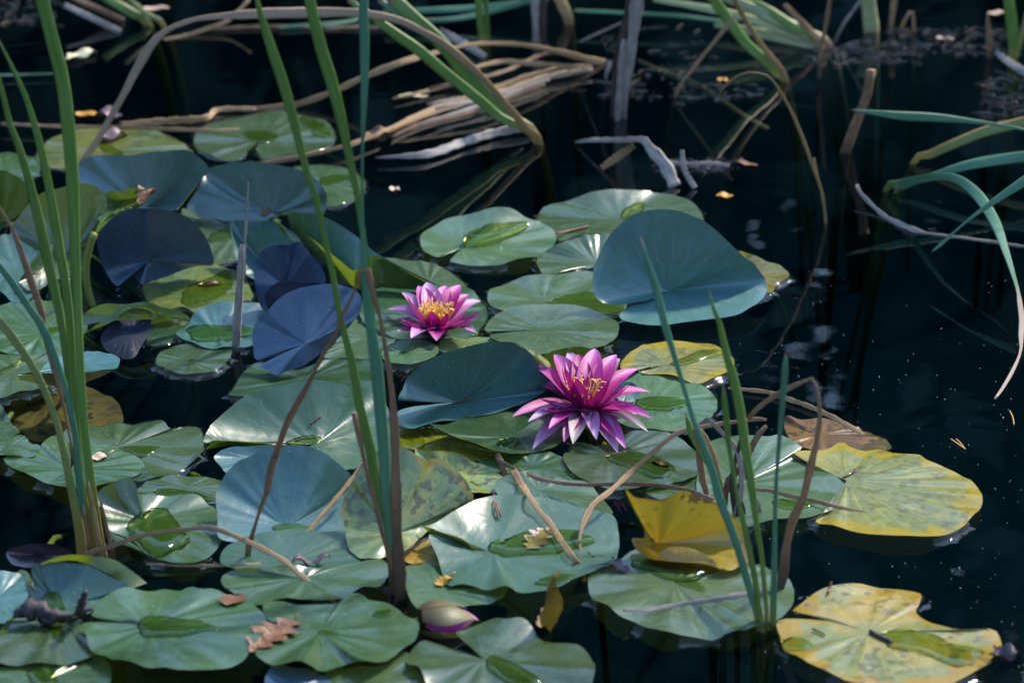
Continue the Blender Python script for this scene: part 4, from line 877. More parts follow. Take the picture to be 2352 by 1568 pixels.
clump(1755, 1450, 'short right reed clump of four slim green blades in dark water', [
 ('1744,1450,12 1733,1395,15 1714,1325,17 1694,1255,18 1674,1199,19 1652,1143,20 1638,1087,18 1616,1024,16 1596,974,12 1581,924,11 1566,874,11 1551,824,13 1536,774,16 1523,737,18 1516,694,18 1501,644,16 1488,607,14 1476,569,9 1471,543,2', 't'),
 ('1762,1442,10 1756,1353,11 1750,1283,12 1739,1213,13 1730,1143,17 1726,1112,20 1713,1037,22 1701,949,22 1686,874,21 1668,812,18 1656,762,14 1650,730,11 1638,707,8 1628,664,2', 'g', {'anchors': [(0, 1446)]}),
 ('1752,1450,12 1744,1409,13 1736,1339,14 1722,1269,14 1708,1199,13 1694,1143,9 1688,1109,8 1681,1062,10 1673,1012,13 1668,962,15 1663,912,13 1661,880,3', 'g', {'anchors': [(0, 1452)]}),
 ('1775,1447,15 1776,1395,16 1778,1325,15 1779,1241,12 1781,1157,10 1784,1087,9 1789,1024,10 1794,962,12 1799,899,15 1803,849,16 1805,818,9 1805,808,2', 't'),
 ('1660,1130,8 1640,1090,9 1610,1040,11 1588,999,13 1581,972,13 1575,948,2', 'g', {'anchors': [(0, 1180)]}),
])
clump(1790, 1362, 'snapped dry brown stalk bent over in an upside-down V by the lone pad', [
 ('1788,1372,20 1792,1353,22 1800,1311,22 1806,1255,22 1820,1196,20 1845,1143,18 1849,1127,17 1864,1062,17 1876,1012,13 1883,962,10 1880,912,8 1873,877,7 1868,869,8 1858,871,9 1839,879,10 1801,897,12 1764,919,11 1740,938,12 1718,962,13', 'b', {'n': 70, 'anchors': [(0, 1368), (10, 1366), (-1, 1330)]})], name='dry_reed_stalk')
# dry tangle by the right clump
clump(1668, 1150, 'tangle of dry twisted brown strips at the foot of right reeds', [
 ('1662,1180,16 1671,1112,17 1690,1085,14 1713,1062,14 1733,1012,14 1750,988,13 1761,977,8', 'b', {'anchors': [(0, 1190)]}),
 ('1690,1185,14 1701,1143,14 1704,1100,12 1701,1062,12 1688,1024,13 1663,999,12 1645,980,11 1626,962,6', 'w', {'anchors': [(0, 1195)], 'twist': 1.5}),
 ('1625,1160,12 1613,1097,15 1606,1050,14 1600,1010,13 1597,985,8', 'b', {'anchors': [(0, 1180)], 'twist': 1.0}),
 ('1660,1165,8 1646,1074,12 1631,1024,12 1618,1000,11 1607,983,6', 'd', {'anchors': [(0, 1180)]}),
 ('1705,1175,16 1690,1140,15 1702,1110,12 1718,1070,9 1722,1040,6', 'k', {'anchors': [(0, 1190)]}),
 ('1690,1190,14 1680,1120,12 1688,1060,10 1705,1000,10 1712,975,5', 'k', {'anchors': [(0, 1195)]}),
 ('1745,1180,12 1733,1140,12 1722,1105,11 1710,1080,9', 'w', {'anchors': [(0, 1190)]}),
], name='dry_reed_tangle')
loose('1761,964,6 1740,962,9 1701,967,9 1651,974,10 1601,982,11 1551,997,11 1501,1037,12 1451,1082,13 1401,1128,13 1366,1154,14 1350,1179,16 1338,1207,12 1331,1241,6 1336,1274,8 1344,1302,12 1352,1308,12 1386,1319,14 1456,1339,13 1540,1358,12 1624,1378,14 1694,1398,13 1730,1409,9', 'd',
      'long tan dry blade, bent twice, crossing the ribbed pale pad', n=90, anchors=[(0, 1150), (7, 1200), (14, 1312), (16, 1322), (17, 1342), (18, 1361), (19, 1381), (20, 1401), (21, 1412)])
loose('1138,1047,6 1150,1060,9 1175,1072,9 1201,1084,9 1251,1102,9 1326,1112,9 1401,1112,9 1476,1112,9 1551,1119,10 1596,1131,10 1638,1148,12', 'b', 'thin red-brown dry blade arching over pads below the big lily', anchors=[(0, 1098), (4, 1150), (-1, 1200)])
loose('1141,1042,10 1150,1062,16 1163,1096,18', 'd', 'short broken dry stub behind the small-oak-leaf pad', anchors=[(0, 1098), (-1, 1100)], name='dry_reed_stub')
loose('1178,1092,16 1196,1122,16 1212,1146,13 1238,1185,12 1266,1218,14 1288,1255,15 1316,1294,16 1336,1322,15 1344,1346,12', 'd', 'tan dry strip lying across the small-oak-leaf pad', mode='H', off=.006)
loose('1431,1410,6 1484,1409,10 1568,1395,10 1652,1384,11 1736,1367,14 1764,1362,10', 'w', 'mauve-grey dry strip lying on the ribbed pale pad', mode='H', off=.004)
loose('1618,1286,3 1680,1333,4 1722,1372,4 1764,1403,4 1781,1426,4 1792,1470,4 1800,1490,3', 'b', 'hair-thin brown stem hanging across the right reed bases', anchors=[(0, 1300), (4, 1440), (-1, 1492)], name='dry_tendril', cat='tendril')
loose('1671,899,7 1726,904,9 1764,909,10 1801,922,12 1839,934,12 1876,949,12 1914,967,12 1951,987,11 1984,1007,7', 'd', 'straight tan dry blade floating over the rotting pad', mode='H', off=.004)
loose('1736,1132,8 1764,1134,9 1820,1148,10 1876,1160,9 1932,1174,9 1988,1183,4', 'd', 'short dry twig bridging the broad pale pad and lone yellow-green pad', mode='H', off=.004)
loose('190,1275,12 252,1255,12 336,1227,10 420,1216,10 482,1211,10 532,1227,12 582,1249,12 616,1266,12 658,1291,11 700,1328,12 742,1361,13 770,1383,13', 'd', 'pale dry blade arching from the left reed base over pads', n=60, anchors=[(0, 1292), (4, 1310), (-1, 1385)])
loose('835,1060,6 813,1092,9 783,1130,10 728,1196,10 672,1263,10 641,1298,8', 'd', 'straight dry stick leaning on the wide upright blue pad', anchors=[(0, 1190), (-1, 1300)], name='dry_reed_stick')
loose('336,1304,5 420,1307,7 504,1307,7 560,1304,5 600,1302,4', 'd', 'thin straw lying flat between the pads below the arched dry blade', mode='H', off=.004)
clump(542, 800, 'grey broken stalk standing alone with a splintered tip', [
 ('541,805,20 542,799,20 545,734,20 550,669,18 555,569,14 556,562,9', 'w', {'thick': .5}), ('561,640,7 562,569,7 567,494,7 570,440,5 570,417,3', 'w', {'root': False, 'anchors': [(0, 803)]})], name='broken_stalk')
# far vegetation, upper rows
clump(1240, 330, 'leaning green reed clump at the back with one dry blade arching left', [
 ('1238,328,18 1206,287,22 1163,268,26 1113,215,32 1063,163,33 1025,112,33 988,75,32 950,42,32 900,-5,34', 'g', {'anchors': [(0, 328), (-1, 300)]}),
 ('1232,324,14 1150,272,22 1113,240,24 1063,200,25 1013,160,26 963,117,26 913,82,24 863,45,18 800,0,12', 'g', {'anchors': [(0, 330), (-1, 310)]}),
 ('1200,290,10 1100,200,14 1000,100,16 950,58,16 913,32,15 870,0,14', 't', {'anchors': [(0, 315), (-1, 280)], 'root': False}),
 ('1242,332,14 1210,296,15 1163,242,17 1125,197,17 1088,160,18 1050,127,18 1013,97,15 963,70,16 913,47,20 825,31,22 713,30,22 588,33,23 475,41,14 425,52,13 380,72,14 350,100,18 312,162,20 287,212,19 262,255,16 237,300,13 212,342,14 190,370,13 180,378,6', 'a', {'anchors': [(0, 334), (6, 325), (-1, 385)], 'n': 80, 'name': 'dry_blade'}),
])
for (p, m, lb, kw) in [
 ('588,378,10 688,360,11 788,337,11 825,325,11 888,300,12 988,253,13 1088,222,14 1176,190,15 1251,168,16 1326,155,14 1361,154,7', 'd', 'long tan dead blade floating furthest behind the pads', dict(mode='Z', z=.010)),
 ('880,308,7 988,262,10 1088,232,12 1176,205,14 1251,180,15 1330,164,12 1362,160,6', 'a', 'rusty dead blade lying against the long tan one', dict(mode='Z', z=.008)),
 ('960,288,5 1040,262,8 1130,232,10 1200,205,10 1262,182,8', 'w', 'greyish dead blade between the rusty and brown ones', dict(mode='Z', z=.009)),
 ('1000,250,6 1060,238,10 1120,226,9 1165,212,5', 'w', 'short pale split of dead blade on the rusty bundle', dict(mode='Z', z=.014)),
 ('1065,165,6 1110,150,9 1160,142,11 1230,148,12 1300,152,9 1345,155,5', 'd', 'curved pale dry blade looping over the dead bundle', dict(mode='Z', z=.016)),
 ('985,205,6 1040,192,8 1100,180,9 1170,160,9 1240,128,8 1300,118,5', 'b', 'thin brown blade crossing above the dead bundle', dict(mode='Z', z=.012)),
 ('900,228,4 960,214,7 1020,200,8 1060,196,5', 'd', 'short tan blade ending at the leaning green reeds', dict(mode='Z', z=.006)),
 ('980,240,5 1040,228,8 1098,222,7', 'w', 'pale sliver floating left of the dead bundle', dict(mode='Z', z=.004)),
 ('900,315,6 938,297,10 1000,276,13 1088,254,14 1176,220,13 1251,192,9', 'b', 'brown dead blade at the near side of the dead bundle', dict(mode='Z', z=.003)),
 ('560,256,10 588,252,15 675,242,15 763,212,14 838,177,14 913,147,16 968,130,13 1038,112,10 1088,102,9 1176,102,10 1251,112,11 1313,127,15 1363,140,16 1392,142,10', 'd', 'long pinkish dead blade bowed over the dark water', dict(anchors=[(0, 256), (5, 235), (-1, 145)])),
 ('863,362,4 913,360,9 988,353,19 1063,327,20 1138,305,20 1188,297,19 1228,293,5', 'w', 'pale grey dead leaf blade floating before the leaning reeds', dict(mode='Z', z=.008)),
 ('1010,72,16 1063,100,18 1115,132,14', 'w', 'thick short grey stick behind the leaning reeds', dict(mode='Z', z=.008)),
 ('1321,327,5 1363,322,10 1426,322,13 1476,322,16 1493,342,25 1526,378,30 1550,428,30', 'w', 'crumpled grey blade folded at a sharp elbow', dict(anchors=[(0, 330), (3, 400), (-1, 430)])),
 ('1456,335,14 1420,360,20 1381,387,14', 'd', 'short tan flap beside the sharply folded grey blade', dict(anchors=[(0, 400), (-1, 390)])),
 ('1566,345,10 1572,390,13 1596,432,12', 'w', 'small grey splinter next to the sharply folded blade', dict(anchors=[(0, 425), (-1, 434)])),
 ('1551,224,9 1588,162,9 1638,100,9 1676,52,9 1692,32,5', 'd', 'slanting thin tan stalk leaning to the back reeds', dict(root=True)),
 ('1463,140,9 1538,172,11 1613,202,11 1701,262,11 1764,297,10', 'o', 'sunken olive stalk running slantwise under the water', dict(mode='Z', z=-.012)),
 ('1319,25,7 1426,30,8 1551,37,9 1676,52,8', 't', 'thin green blade lying level across the back water', dict(anchors=[(0, 60), (-1, 75)])),
 ('880,28,10 1000,24,14 1100,18,14 1176,10,14 1260,0,10', 't', 'blurred teal blade lying level at the back', dict(anchors=[(0, 60), (-1, 50)])),
 ('963,50,10 1060,42,12 1176,14,14 1230,-4,12', 't', 'second teal blade slanting at the back beside the level one', dict(anchors=[(0, 70), (-1, 50)])),
 ('1331,97,5 1385,72,7 1441,47,7', 'w', 'thin grey twig slanting off the tall pale stalk', dict(anchors=[(0, 150), (-1, 262)])),
 ('147,12,12 200,37,14 277,74,13', 'w', 'bleached white stick sloping into the back left water', dict(anchors=[(0, 60), (-1, 74)])),
 ('165,-5,12 225,22,13 285,48,11', 'b', 'brown stick sloping beside the bleached white one', dict(anchors=[(0, 50), (-1, 50)])),
 ('375,92,7 430,82,9 475,67,9 525,47,9 572,0,8', 'd', 'rosy dry strip behind the arching dry reed blade', dict(anchors=[(0, 92), (-1, 60)])),
 ('0,285,8 145,291,8 300,293,9 475,300,9 550,296,5', 'd', 'thin pale straw floating level above the blotched pad', dict(mode='Z', z=.010)),
 ('275,286,10 360,280,16 470,272,15 500,253,13 588,250,10', 'd', 'wide tan dead strip floating behind the blotched pad', dict(mode='Z', z=.005)),
 ('-20,174,5 60,172,6 122,170,4', 't', 'thin green blade lying on the water behind the tall left reeds', dict(mode='Z', z=.006)),
 ('1521,372,10 1580,378,12 1640,376,10 1676,380,6', 'w', 'pale strip of dead reed floating beyond the folded grey blade', dict(mode='Z', z=.004)),
 ('1967,424,7 1977,444,9 2014,482,10 2044,504,12 2089,524,14 2127,537,10 2189,544,7 2264,554,8 2352,567,8 2400,572,8', 'w', 'pale lavender-grey stick lying bent in open water', dict(anchors=[(0, 455), (4, 530), (-1, 574)])),
 ('640,64,8 738,57,9 800,50,7 830,42,5', 't', 'faint green blade floating behind the tall middle blades', dict(mode='Z', z=.004)),
 ('480,68,6 588,62,8 700,62,8 900,64,6', 'd', 'faint straw floating beneath the arching dry blade', dict(mode='Z', z=.003)),
]:
    nm = 'dry_reed' if m in 'dwbo' else 'green_reed'
    loose(p, m, lb, name=nm, **kw)
clump(1430, 272, 'tall pale grey dead stalk standing at the back with a dark shadow beside it', [
 ('1431,272,14 1433,237,17 1438,187,22 1446,125,26 1456,62,28 1463,0,30 1468,-50,30', 'w'), ('1418,276,14 1422,210,14 1426,150,14 1432,90,10', 'w', {'anchors': [(0, 278)]}),
 ('1408,270,12 1412,200,16 1420,120,16 1440,30,14 1446,-30,12', 'k', {'anchors': [(0, 268)]}), ('1392,178,8 1397,160,10 1400,142,9', 'w', {'anchors': [(0, 180)]})], name='dead_reed_stalk')  # dark blade stands in for the shadow beside the stalk
clump(1237, 98, 'pair of grey and black dead stalks at the back', [('1231,98,15 1228,0,17 1227,-40,17', 'w'), ('1248,100,14 1248,0,15 1248,-40,15', 'k')], name='dead_reed_stalk')
clump(1107, 96, 'single blurred upright green blade at the back', [('1108,96,18 1102,40,17 1098,-10,16', 'g'), ('1120,96,10 1118,40,10 1116,-10,10', 'g')])
clump(1303, 58, 'blurred pinkish dry blades at the back beside black stalk', [('1306,58,18 1296,28,24 1280,-10,26', 'd'), ('1312,50,10 1302,20,14 1290,-10,14', 'p')])
clump(1803, 188, 'green and rusty slanting blades at the back rooted in debris', [
 ('1800,186,16 1789,178,20 1764,145,22 1713,100,24 1676,50,26 1638,0,24 1615,-30,22', 'g', {'anchors': [(0, 188)]}), ('1806,188,12 1779,142,14 1764,125,13 1726,70,12 1700,25,12 1686,0,11 1675,-25,10', 'h', {'anchors': [(0, 190)]})])
clump(1905, 108, 'bundle of pale green blades splayed flat at the back', [
 ('1895,108,20 1870,95,22 1800,70,22 1700,38,20 1600,16,16 1500,0,10', 'p', {'anchors': [(0, 110), (-1, 80)]}), ('1902,108,22 1850,78,28 1800,52,28 1720,18,26 1650,-12,20', 'p', {'anchors': [(0, 110), (-1, 90)]}),
 ('1885,110,18 1860,102,24 1780,84,26 1700,68,20 1640,58,10', 'p', {'anchors': [(0, 112), (-1, 80)]}), ('1904,110,18 1876,87,18 1839,50,14 1801,10,10', 'd', {'anchors': [(0, 112)]}), ('1880,100,16 1820,60,20 1764,24,20 1700,-8,16', 'g', {'anchors': [(0, 112), (-1, 90)]})])
clump(1882, 180, 'thin upright brown stalk beside the splayed pale bundle', [('1882,182,9 1883,150,12 1886,112,9 1896,62,10 1906,0,10 1910,-30,9', 'b')], name='dead_reed_stalk')
clump(2001, 72, 'thick cream stalk at the back with thinner straws', [('2001,74,36 1998,40,35 1994,0,34 1992,-30,34', 'p', {'thick': .4}), ('2045,74,12 2054,0,14 2057,-30,14', 'd'), ('2069,72,8 2091,27,8', 'd'), ('2099,74,8 2096,27,6', 'd'), ('1919,94,7 1976,2,8 1990,-22,8', 'w')])
clump(1942, 348, 'short cut brown stalk standing alone in open water', [('1941,352,24 1944,342,24 1964,287,22 1989,225,22 1999,170,22 2000,162,20', 'b', {'thick': .45}), ('2001,175,21 2002,160,21', 'd', {'root': False, 'anchors': [(0, 350)], 'n': 6, 'thick': .5, 'name': 'cut_end'})], name='cut_stalk')
clump(1896, 512, 'wiry brown stem arching over like a hook above its own reflection', [
 ('1897,515,5 1896,499,6 1889,449,7 1876,407,8 1869,390,8 1846,325,9 1826,275,8 1801,225,7 1776,187,5 1764,175,5 1731,167,5 1701,172,5 1671,192,4 1653,217,3', 'h', {'n': 60}), ('1895,512,4 1885,440,5 1869,362,5', 'd')], name='wiry_stem')
clump(2325, 132, 'green reed clump at the back right edge with a brown spike', [('2325,134,18 2324,62,27 2316,0,24 2310,-30,22', 'g'), ('2332,134,12 2345,90,15 2362,30,15', 'y'), ('2271,134,16 2271,90,13 2269,50,9 2268,30,2', 'b'), ('2286,118,12 2310,138,16 2352,166,18 2380,182,18', 'w', {'root': False, 'anchors': [(0, 140), (-1, 190)]})])
clump(300, 62, 'blurred green reed bases at the back left', [('340,60,20 300,30,22 252,0,22 230,-15,20', 'g'), ('378,66,12 340,35,12 297,0,12 280,-15,12', 'y')])
# right edge blades
for (p, m, lb, kw) in [
 ('2440,312,6 2400,306,6 2352,298,6 2314,290,6 2239,280,11 2164,272,18 2110,269,21 2064,266,19 1989,257,9 1954,252,2', 't', 'pointed teal blade reaching level over the water from the right', dict(anchors=[(0, 400), (-1, 420)])),
 ('2097,376,14 2127,360,20 2189,332,22 2264,302,24 2327,287,25 2364,277,24 2420,262,22', 'y', 'yellowing green blade rising out of the water at the right edge', dict(root=True)),
 ('2060,436,10 2100,420,14 2161,399,18 2214,382,22 2264,372,25 2352,360,26 2430,350,24', 't', 'broad green blade sweeping right behind the drooping one', dict(anchors=[(0, 442), (-1, 440)], root=True)),
 ('2034,440,12 2064,427,27 2114,412,20 2164,406,18 2202,414,22 2239,442,26 2264,474,26 2289,519,24 2307,569,18 2322,614,12 2337,664,8 2342,694,12 2347,734,14 2345,770,13 2344,807,6 2327,849,9 2302,892,8 2285,916,6', 'v', 'drooping green blade arched over with its withered tip in the water', dict(anchors=[(0, 440), (-1, 916)], root=True, n=80)),
 ('2440,362,24 2352,417,23 2289,459,16 2239,494,8 2202,524,5 2164,559,8 2139,579,2', 't', 'narrow green blade tip crossing in front of the drooping blade', dict(anchors=[(0, 600), (-1, 640)])),
]: loose(p, m, lb, name='green_reed', **kw)

# ================================================================ fallen leaves, twigs, needles
def flat_mat(name, a, b, rough=.5, scale=60):
    N = NT(name); tc = N.n('ShaderNodeTexCoord'); sep = N.n('ShaderNodeSeparateXYZ'); N.l(tc.outputs['UV'], sep.inputs[0])
    col = N.mix(N.ramp(N.noise(tc.outputs['Object'], scale, 4), .35, .65), a, b)
    vein = N.math('PINGPONG', N.math('MULTIPLY', N.math('ADD', sep.outputs[1], N.math('MULTIPLY', N.math('ABSOLUTE', N.math('SUBTRACT', sep.outputs[0], .5)), -.7)), 7.0), .5)
    col = N.mix(N.math('MULTIPLY', N.math('LESS_THAN', vein, .06), .5), col, tuple(c*.5 for c in a))
    bs = N.n('ShaderNodeBsdfPrincipled'); N.l(col, bs.inputs['Base Color']); bs.inputs['Roughness'].default_value = rough
    bm = N.n('ShaderNodeBump'); bm.inputs['Strength'].default_value = .6; bm.inputs['Distance'].default_value = .0008; N.l(vein, bm.inputs['Height']); N.l(bm.outputs[0], bs.inputs['Normal'])
    N.l(bs.outputs[0], N.out.inputs[0]); return N.m
DM = {'oak': flat_mat('oak_brown', (.12, .05, .02), (.19, .088, .04)), 'pale': flat_mat('leaf_pale', (.34, .23, .16), (.5, .36, .26)),
      'dark': flat_mat('leaf_dark', (.035, .022, .03), (.08, .05, .06), .3), 'mauve': flat_mat('leaf_mauve', (.20, .12, .12), (.32, .2, .19)),
      'orange': flat_mat('leaf_orange', (.34, .15, .01), (.42, .22, .02)), 'choc': flat_mat('leaf_chocolate', (.05, .022, .015), (.09, .04, .03), .25),
      'red': flat_mat('needle_red', (.14, .03, .02), (.2, .06, .04)), 'gold': flat_mat('needle_gold', (.42, .22, .06), (.5, .3, .1)),
      'white': flat_mat('leaf_white', (.55, .50, .48), (.65, .6, .56)), 'cream': flat_mat('leaf_cream', (.42, .40, .24), (.5, .46, .3)), 'litter': flat_mat('litter', (.03, .022, .016), (.11, .095, .085)), 'bark': flat_mat('bark', (.012, .008, .008), (.05, .035, .04), .7, 160)}
def leaf_thing(name, kind, x0, y0, x1, y1, wr, mat, label, cat='leaf', curl=.15, stalk=.2, flat=True, lift=.0015):
    """a fallen leaf from its base point to its tip, lying on whatever is below"""
    h_ = hit((x0+x1)/2, (y0+y1)/2); a = at_z(x0, y0, h_.z); b = at_z(x1, y1, h_.z)
    ax = b-a; L = ax.length; ax.normalize(); sd = Vector((-ax.y, ax.x, 0))
    n, m = 49, 7; V, UV, F = [], [], []
    lob = {'oak': lambda s: .38+.62*abs(math.sin(s*math.pi*4.2+.4))*(1 if s < .92 else .7), 'plain': lambda s: 1.0, 'serr': lambda s: .9+.1*math.sin(s*40)}[kind]
    for i in range(n):
        s = i/(n-1); w = wr*L*.5*(math.sin(math.pi*s**.8)**.6)*lob(s)+.0002
        for k in range(m):
            u = -1+2*k/(m-1); p = a+ax*(s*L)+sd*(u*w)
            z = min(max(drop(p), p.z-.003), p.z+.004) if flat else p.z
            V.append(Vector((p.x, p.y, z+lift+curl*abs(u)**2*w+.0015*math.sin(s*9+x0)*curl*4)))
            UV.append((k/(m-1), s))
    for i in range(n-1):
        for k in range(m-1): F.append((i*m+k, i*m+k+1, (i+1)*m+k+1, (i+1)*m+k))
    o = mesh(name, V, F, DM[mat], uv=UV); tag(o, label, cat)
    if stalk:
        P = [Vector(V[3]), Vector(V[3])-ax*(L*stalk*.5)+Vector((0, 0, .002)), Vector(V[3])-ax*(L*stalk)+Vector((0, 0, .003))]
        sv, sf = tube(P, .0007, 5); mesh('leaf_stalk', sv, sf, DM[mat], o)
    return o
leaf_thing('oak_leaf', 'oak', 676, 1428, 574, 1500, .58, 'oak', 'lobed rusty-brown oak leaf on the scalloped pad', stalk=.12)
leaf_thing('oak_leaf', 'oak', 1216, 1258, 1262, 1218, .62, 'mauve', 'small pale curled oak leaf sitting in a puddle', curl=.2)
leaf_thing('oak_leaf', 'oak', 1366, 1294, 1452, 1320, .46, 'dark', 'dark wet oak leaf at the edge of the ribbed pale pad', curl=.4)
leaf_thing('fallen_leaf', 'serr', 244, 1046, 204, 1056, .8, 'pale', 'pale pinkish fallen leaf with a thin stalk behind the left reeds', stalk=.45)
leaf_thing('fallen_leaf', 'serr', 546, 1364, 520, 1396, .95, 'oak', 'round brown fallen leaf on the eye-shaped-puddle pad', stalk=0)
leaf_thing('fallen_leaf', 'plain', 745, 1390, 668, 1368, .45, 'dark', 'dark brown pointed leaf at the rim above the scalloped pad', curl=.5, stalk=0)
leaf_thing('fallen_leaf', 'plain', 755, 1292, 662, 1302, .26, 'mauve', 'mauve rolled leaf lying in a wet streak', curl=.9, stalk=.08)
leaf_thing('fallen_leaf', 'oak', 1035, 1330, 1000, 1346, .8, 'orange', 'tiny orange lobed leaf beside the middle reed base', stalk=.3)
leaf_thing('fallen_leaf', 'plain', 1500, 1058, 1538, 1072, .5, 'choc', 'chocolate-brown scrap in the leaf-shaped puddle', stalk=0)
leaf_thing('fallen_leaf', 'plain', 455, 656, 510, 652, .4, 'choc', 'sunken brown leaf inside the yellowish pad puddle', stalk=0)
leaf_thing('fallen_leaf', 'plain', 355, 436, 318, 468, .35, 'oak', 'orange-brown leaf scrap stuck behind the dark violet pad', stalk=0, curl=.6)
leaf_thing('fallen_leaf', 'plain', 598, 492, 622, 486, .5, 'oak', 'orange scrap in the puddle of the tilted blue-grey pad', stalk=0)
leaf_thing('fallen_leaf', 'plain', 158, 142, 222, 122, .45, 'cream', 'pale cream leaf floating at the back left', curl=.5)
leaf_thing('fallen_leaf', 'plain', 328, 24, 390, 20, .4, 'pale', 'pale tan leaf floating among the back left reed bases', stalk=0)
leaf_thing('fallen_leaf', 'plain', 838, 322, 905, 315, .75, 'oak', 'crumpled rusty leaf against the long tan dead blade', curl=.6, stalk=0)
leaf_thing('fallen_leaf', 'plain', 172, 264, 232, 266, .5, 'orange', 'orange-yellow leaf afloat behind the thin pale straw', stalk=0)
leaf_thing('fallen_leaf', 'plain', 218, 263, 280, 272, .6, 'mauve', 'pinkish grey leaf beside the orange-yellow floating leaf', curl=.5, stalk=0)
leaf_thing('fallen_leaf', 'plain', 228, 328, 294, 312, .5, 'mauve', 'dull purple leaf on the yellow-blotched pad', curl=.7, stalk=0)
leaf_thing('fallen_leaf', 'plain', 915, 222, 985, 223, .32, 'cream', 'narrow white leaf floating by the dead blades', stalk=0)
leaf_thing('fallen_leaf', 'plain', 893, 436, 918, 438, .9, 'pale', 'bright white scrap alone on the dark water', stalk=0, curl=.2)
leaf_thing('fallen_leaf', 'plain', 1648, 184, 1672, 187, .8, 'orange', 'yellow leaf dot under the wiry hooked stem', stalk=0)
leaf_thing('fallen_leaf', 'plain', 1645, 450, 1684, 454, .7, 'orange', 'yellow sunken leaf beyond the tall blue pad', stalk=0)
leaf_thing('fallen_leaf', 'plain', 1690, 372, 1740, 384, .3, 'oak', 'brown sliver floating right of the pale dead strip', stalk=0)
leaf_thing('fallen_leaf', 'plain', 2150, 90, 2190, 92, .5, 'pale', 'pale leaf in the drifting debris at the back right', stalk=0)
leaf_thing('fallen_leaf', 'plain', 2270, 35, 2310, 30, .5, 'pale', 'pale leaf touching the back right green reeds', stalk=0)
leaf_thing('fallen_leaf', 'plain', 2282, 1520, 2345, 1505, .7, 'dark', 'dark ragged leaf litter beside the tattered tan pad', curl=.7, stalk=0)
leaf_thing('fallen_leaf', 'plain', 880, 1078, 852, 1074, .5, 'orange', 'orange scrap tucked behind the tall middle blades', stalk=0)
leaf_thing('fallen_leaf', 'serr', 1240, 1450, 1290, 1395, .4, 'oak', 'brown withered flap below the twisted orange leaf', stalk=0, curl=.6)
# twisted orange-yellow leaf standing up
def twisted():
    Y = at_z(1176, 1440).y
    row = [(1262, 1450, 10), (1255, 1438, 26), (1262, 1412, 42), (1272, 1385, 44), (1268, 1358, 30), (1268, 1335, 22), (1276, 1318, 22), (1286, 1316, 16)]
    P = [tuple(at_y(x, y, Y-.008*i))+(w*mpp(at_y(x, y, Y))*.5,) for i, (x, y, w) in enumerate(row)]
    C = catmull(P, 26); V, UV, F = [], [], []
    for i in range(26):
        s = i/25; p = Vector(C[i, :3]); a = -.9+2.6*s; w = C[i, 3]
        for k in range(7):
            u = -1+k/3; V.append(p+Vector((math.cos(a*.6), math.sin(a), .25*math.sin(a)))*(u*w)+Vector((0, -1, .2))*(u*u*w*.35)); UV.append((k/6, s))
    for i in range(25):
        for k in range(6): F.append((i*7+k, i*7+k+1, (i+1)*7+k+1, (i+1)*7+k))
    o = mesh('curled_leaf', V, F, LM['brownyellow'], uv=UV); tag(o, 'twisted orange-yellow leaf standing curled out of the water', 'leaf')
twisted()
# black twig
def twig():
    e = empty('twig', hit(120, 1418)); tag(e, 'black knobbly twig with an upright fork lying on the pads', 'twig')
    def br(pts, r, nm):
        P = []
        for (x, y, z) in parse(pts):
            p = at_z(x, y, .016+z*.01); P.append(p)
        C = catmull([tuple(p) for p in P], 18); rr = np.interp(np.linspace(0, 1, 18), np.linspace(0, 1, len(r)), r)*(1+.35*np.sin(np.arange(18)*2.3)+.2*np.sin(np.arange(18)*5.1))
        sv, sf = tube(C, list(rr), 8); o = mesh(nm, sv, sf, DM['bark'], uv=[(.5, i/len(sv)) for i in range(len(sv))]); adopt(o, e)
    br('34,1408,.6 60,1402,1 90,1398,1.2 120,1412,.8 160,1412,.6 190,1402,.6 212,1396,.8', (.003, .008, .0085, .0055, .0035, .0035, .002), 'stem')
    br('182,1404,.8 188,1385,2.2 196,1358,4', (.0035, .0032, .002), 'fork')
    br('95,1415,.4 110,1425,.3 125,1428,.2', (.005, .0045, .002), 'knob')
twig()
def needle(pts, mat, label, r=.0007, off=.002, group=None):
    P = []
    for (x, y, z) in parse(pts): P.append(tuple(hit(x, y, off)))
    C = catmull(P, 10); sv, sf = tube(C, r, 5); o = mesh('pine_needle', sv, sf, DM[mat], uv=[(.5, .5)]*len(sv)); tag(o, label, 'pine needle', group)
needle('712,978 725,967 740,957', 'red', 'short red needle on the large pointed-puddle pad')
needle('1040,928 1060,923 1085,920', 'red', 'reddish needle near the notch of the leaning blue-green pad', .0009)
needle('1065,922 1071,917 1074,912', 'red', 'tiny needle stub crossing the reddish one')
needle('1135,1132 1134,1155 1142,1180 1143,1195', 'red', 'long dark red needle on the small-oak-leaf pad')
needle('1136,1134 1140,1160 1148,1180 1150,1193', 'red', 'second red needle paired with the long dark one')
needle('1278,540 1310,533 1352,523', 'red', 'long reddish needle on the wide far green pad', .0013)
needle('2184,1012 2200,1023 2217,1035', 'gold', 'golden needle floating right of the lone pad')
needle('2196,1012 2207,1022 2216,1035', 'gold', 'golden needle joined in a V with its neighbour')
needle('2319,947 2326,962 2329,979', 'gold', 'pale needle afloat below the withered blade tip')
needle('1936,1101 1952,1092 1964,1082', 'choc', 'brown needle at the notch of the lone pad', .001)
needle('1820,1055 1840,1060 1856,1066', 'choc', 'dark needle at the gap left of the lone pad', .001)
needle('1900,1368 1906,1352 1910,1340', 'choc', 'dark needle on the upper lobe of the tattered pad', .0011)
needle('1866,1448 1880,1454 1894,1462', 'choc', 'dark needle on the lower lobe of the tattered pad', .0010)
needle('1998,1453 2020,1465 2048,1478', 'bark', 'black stub lying at the centre of the tattered pad', .0022)
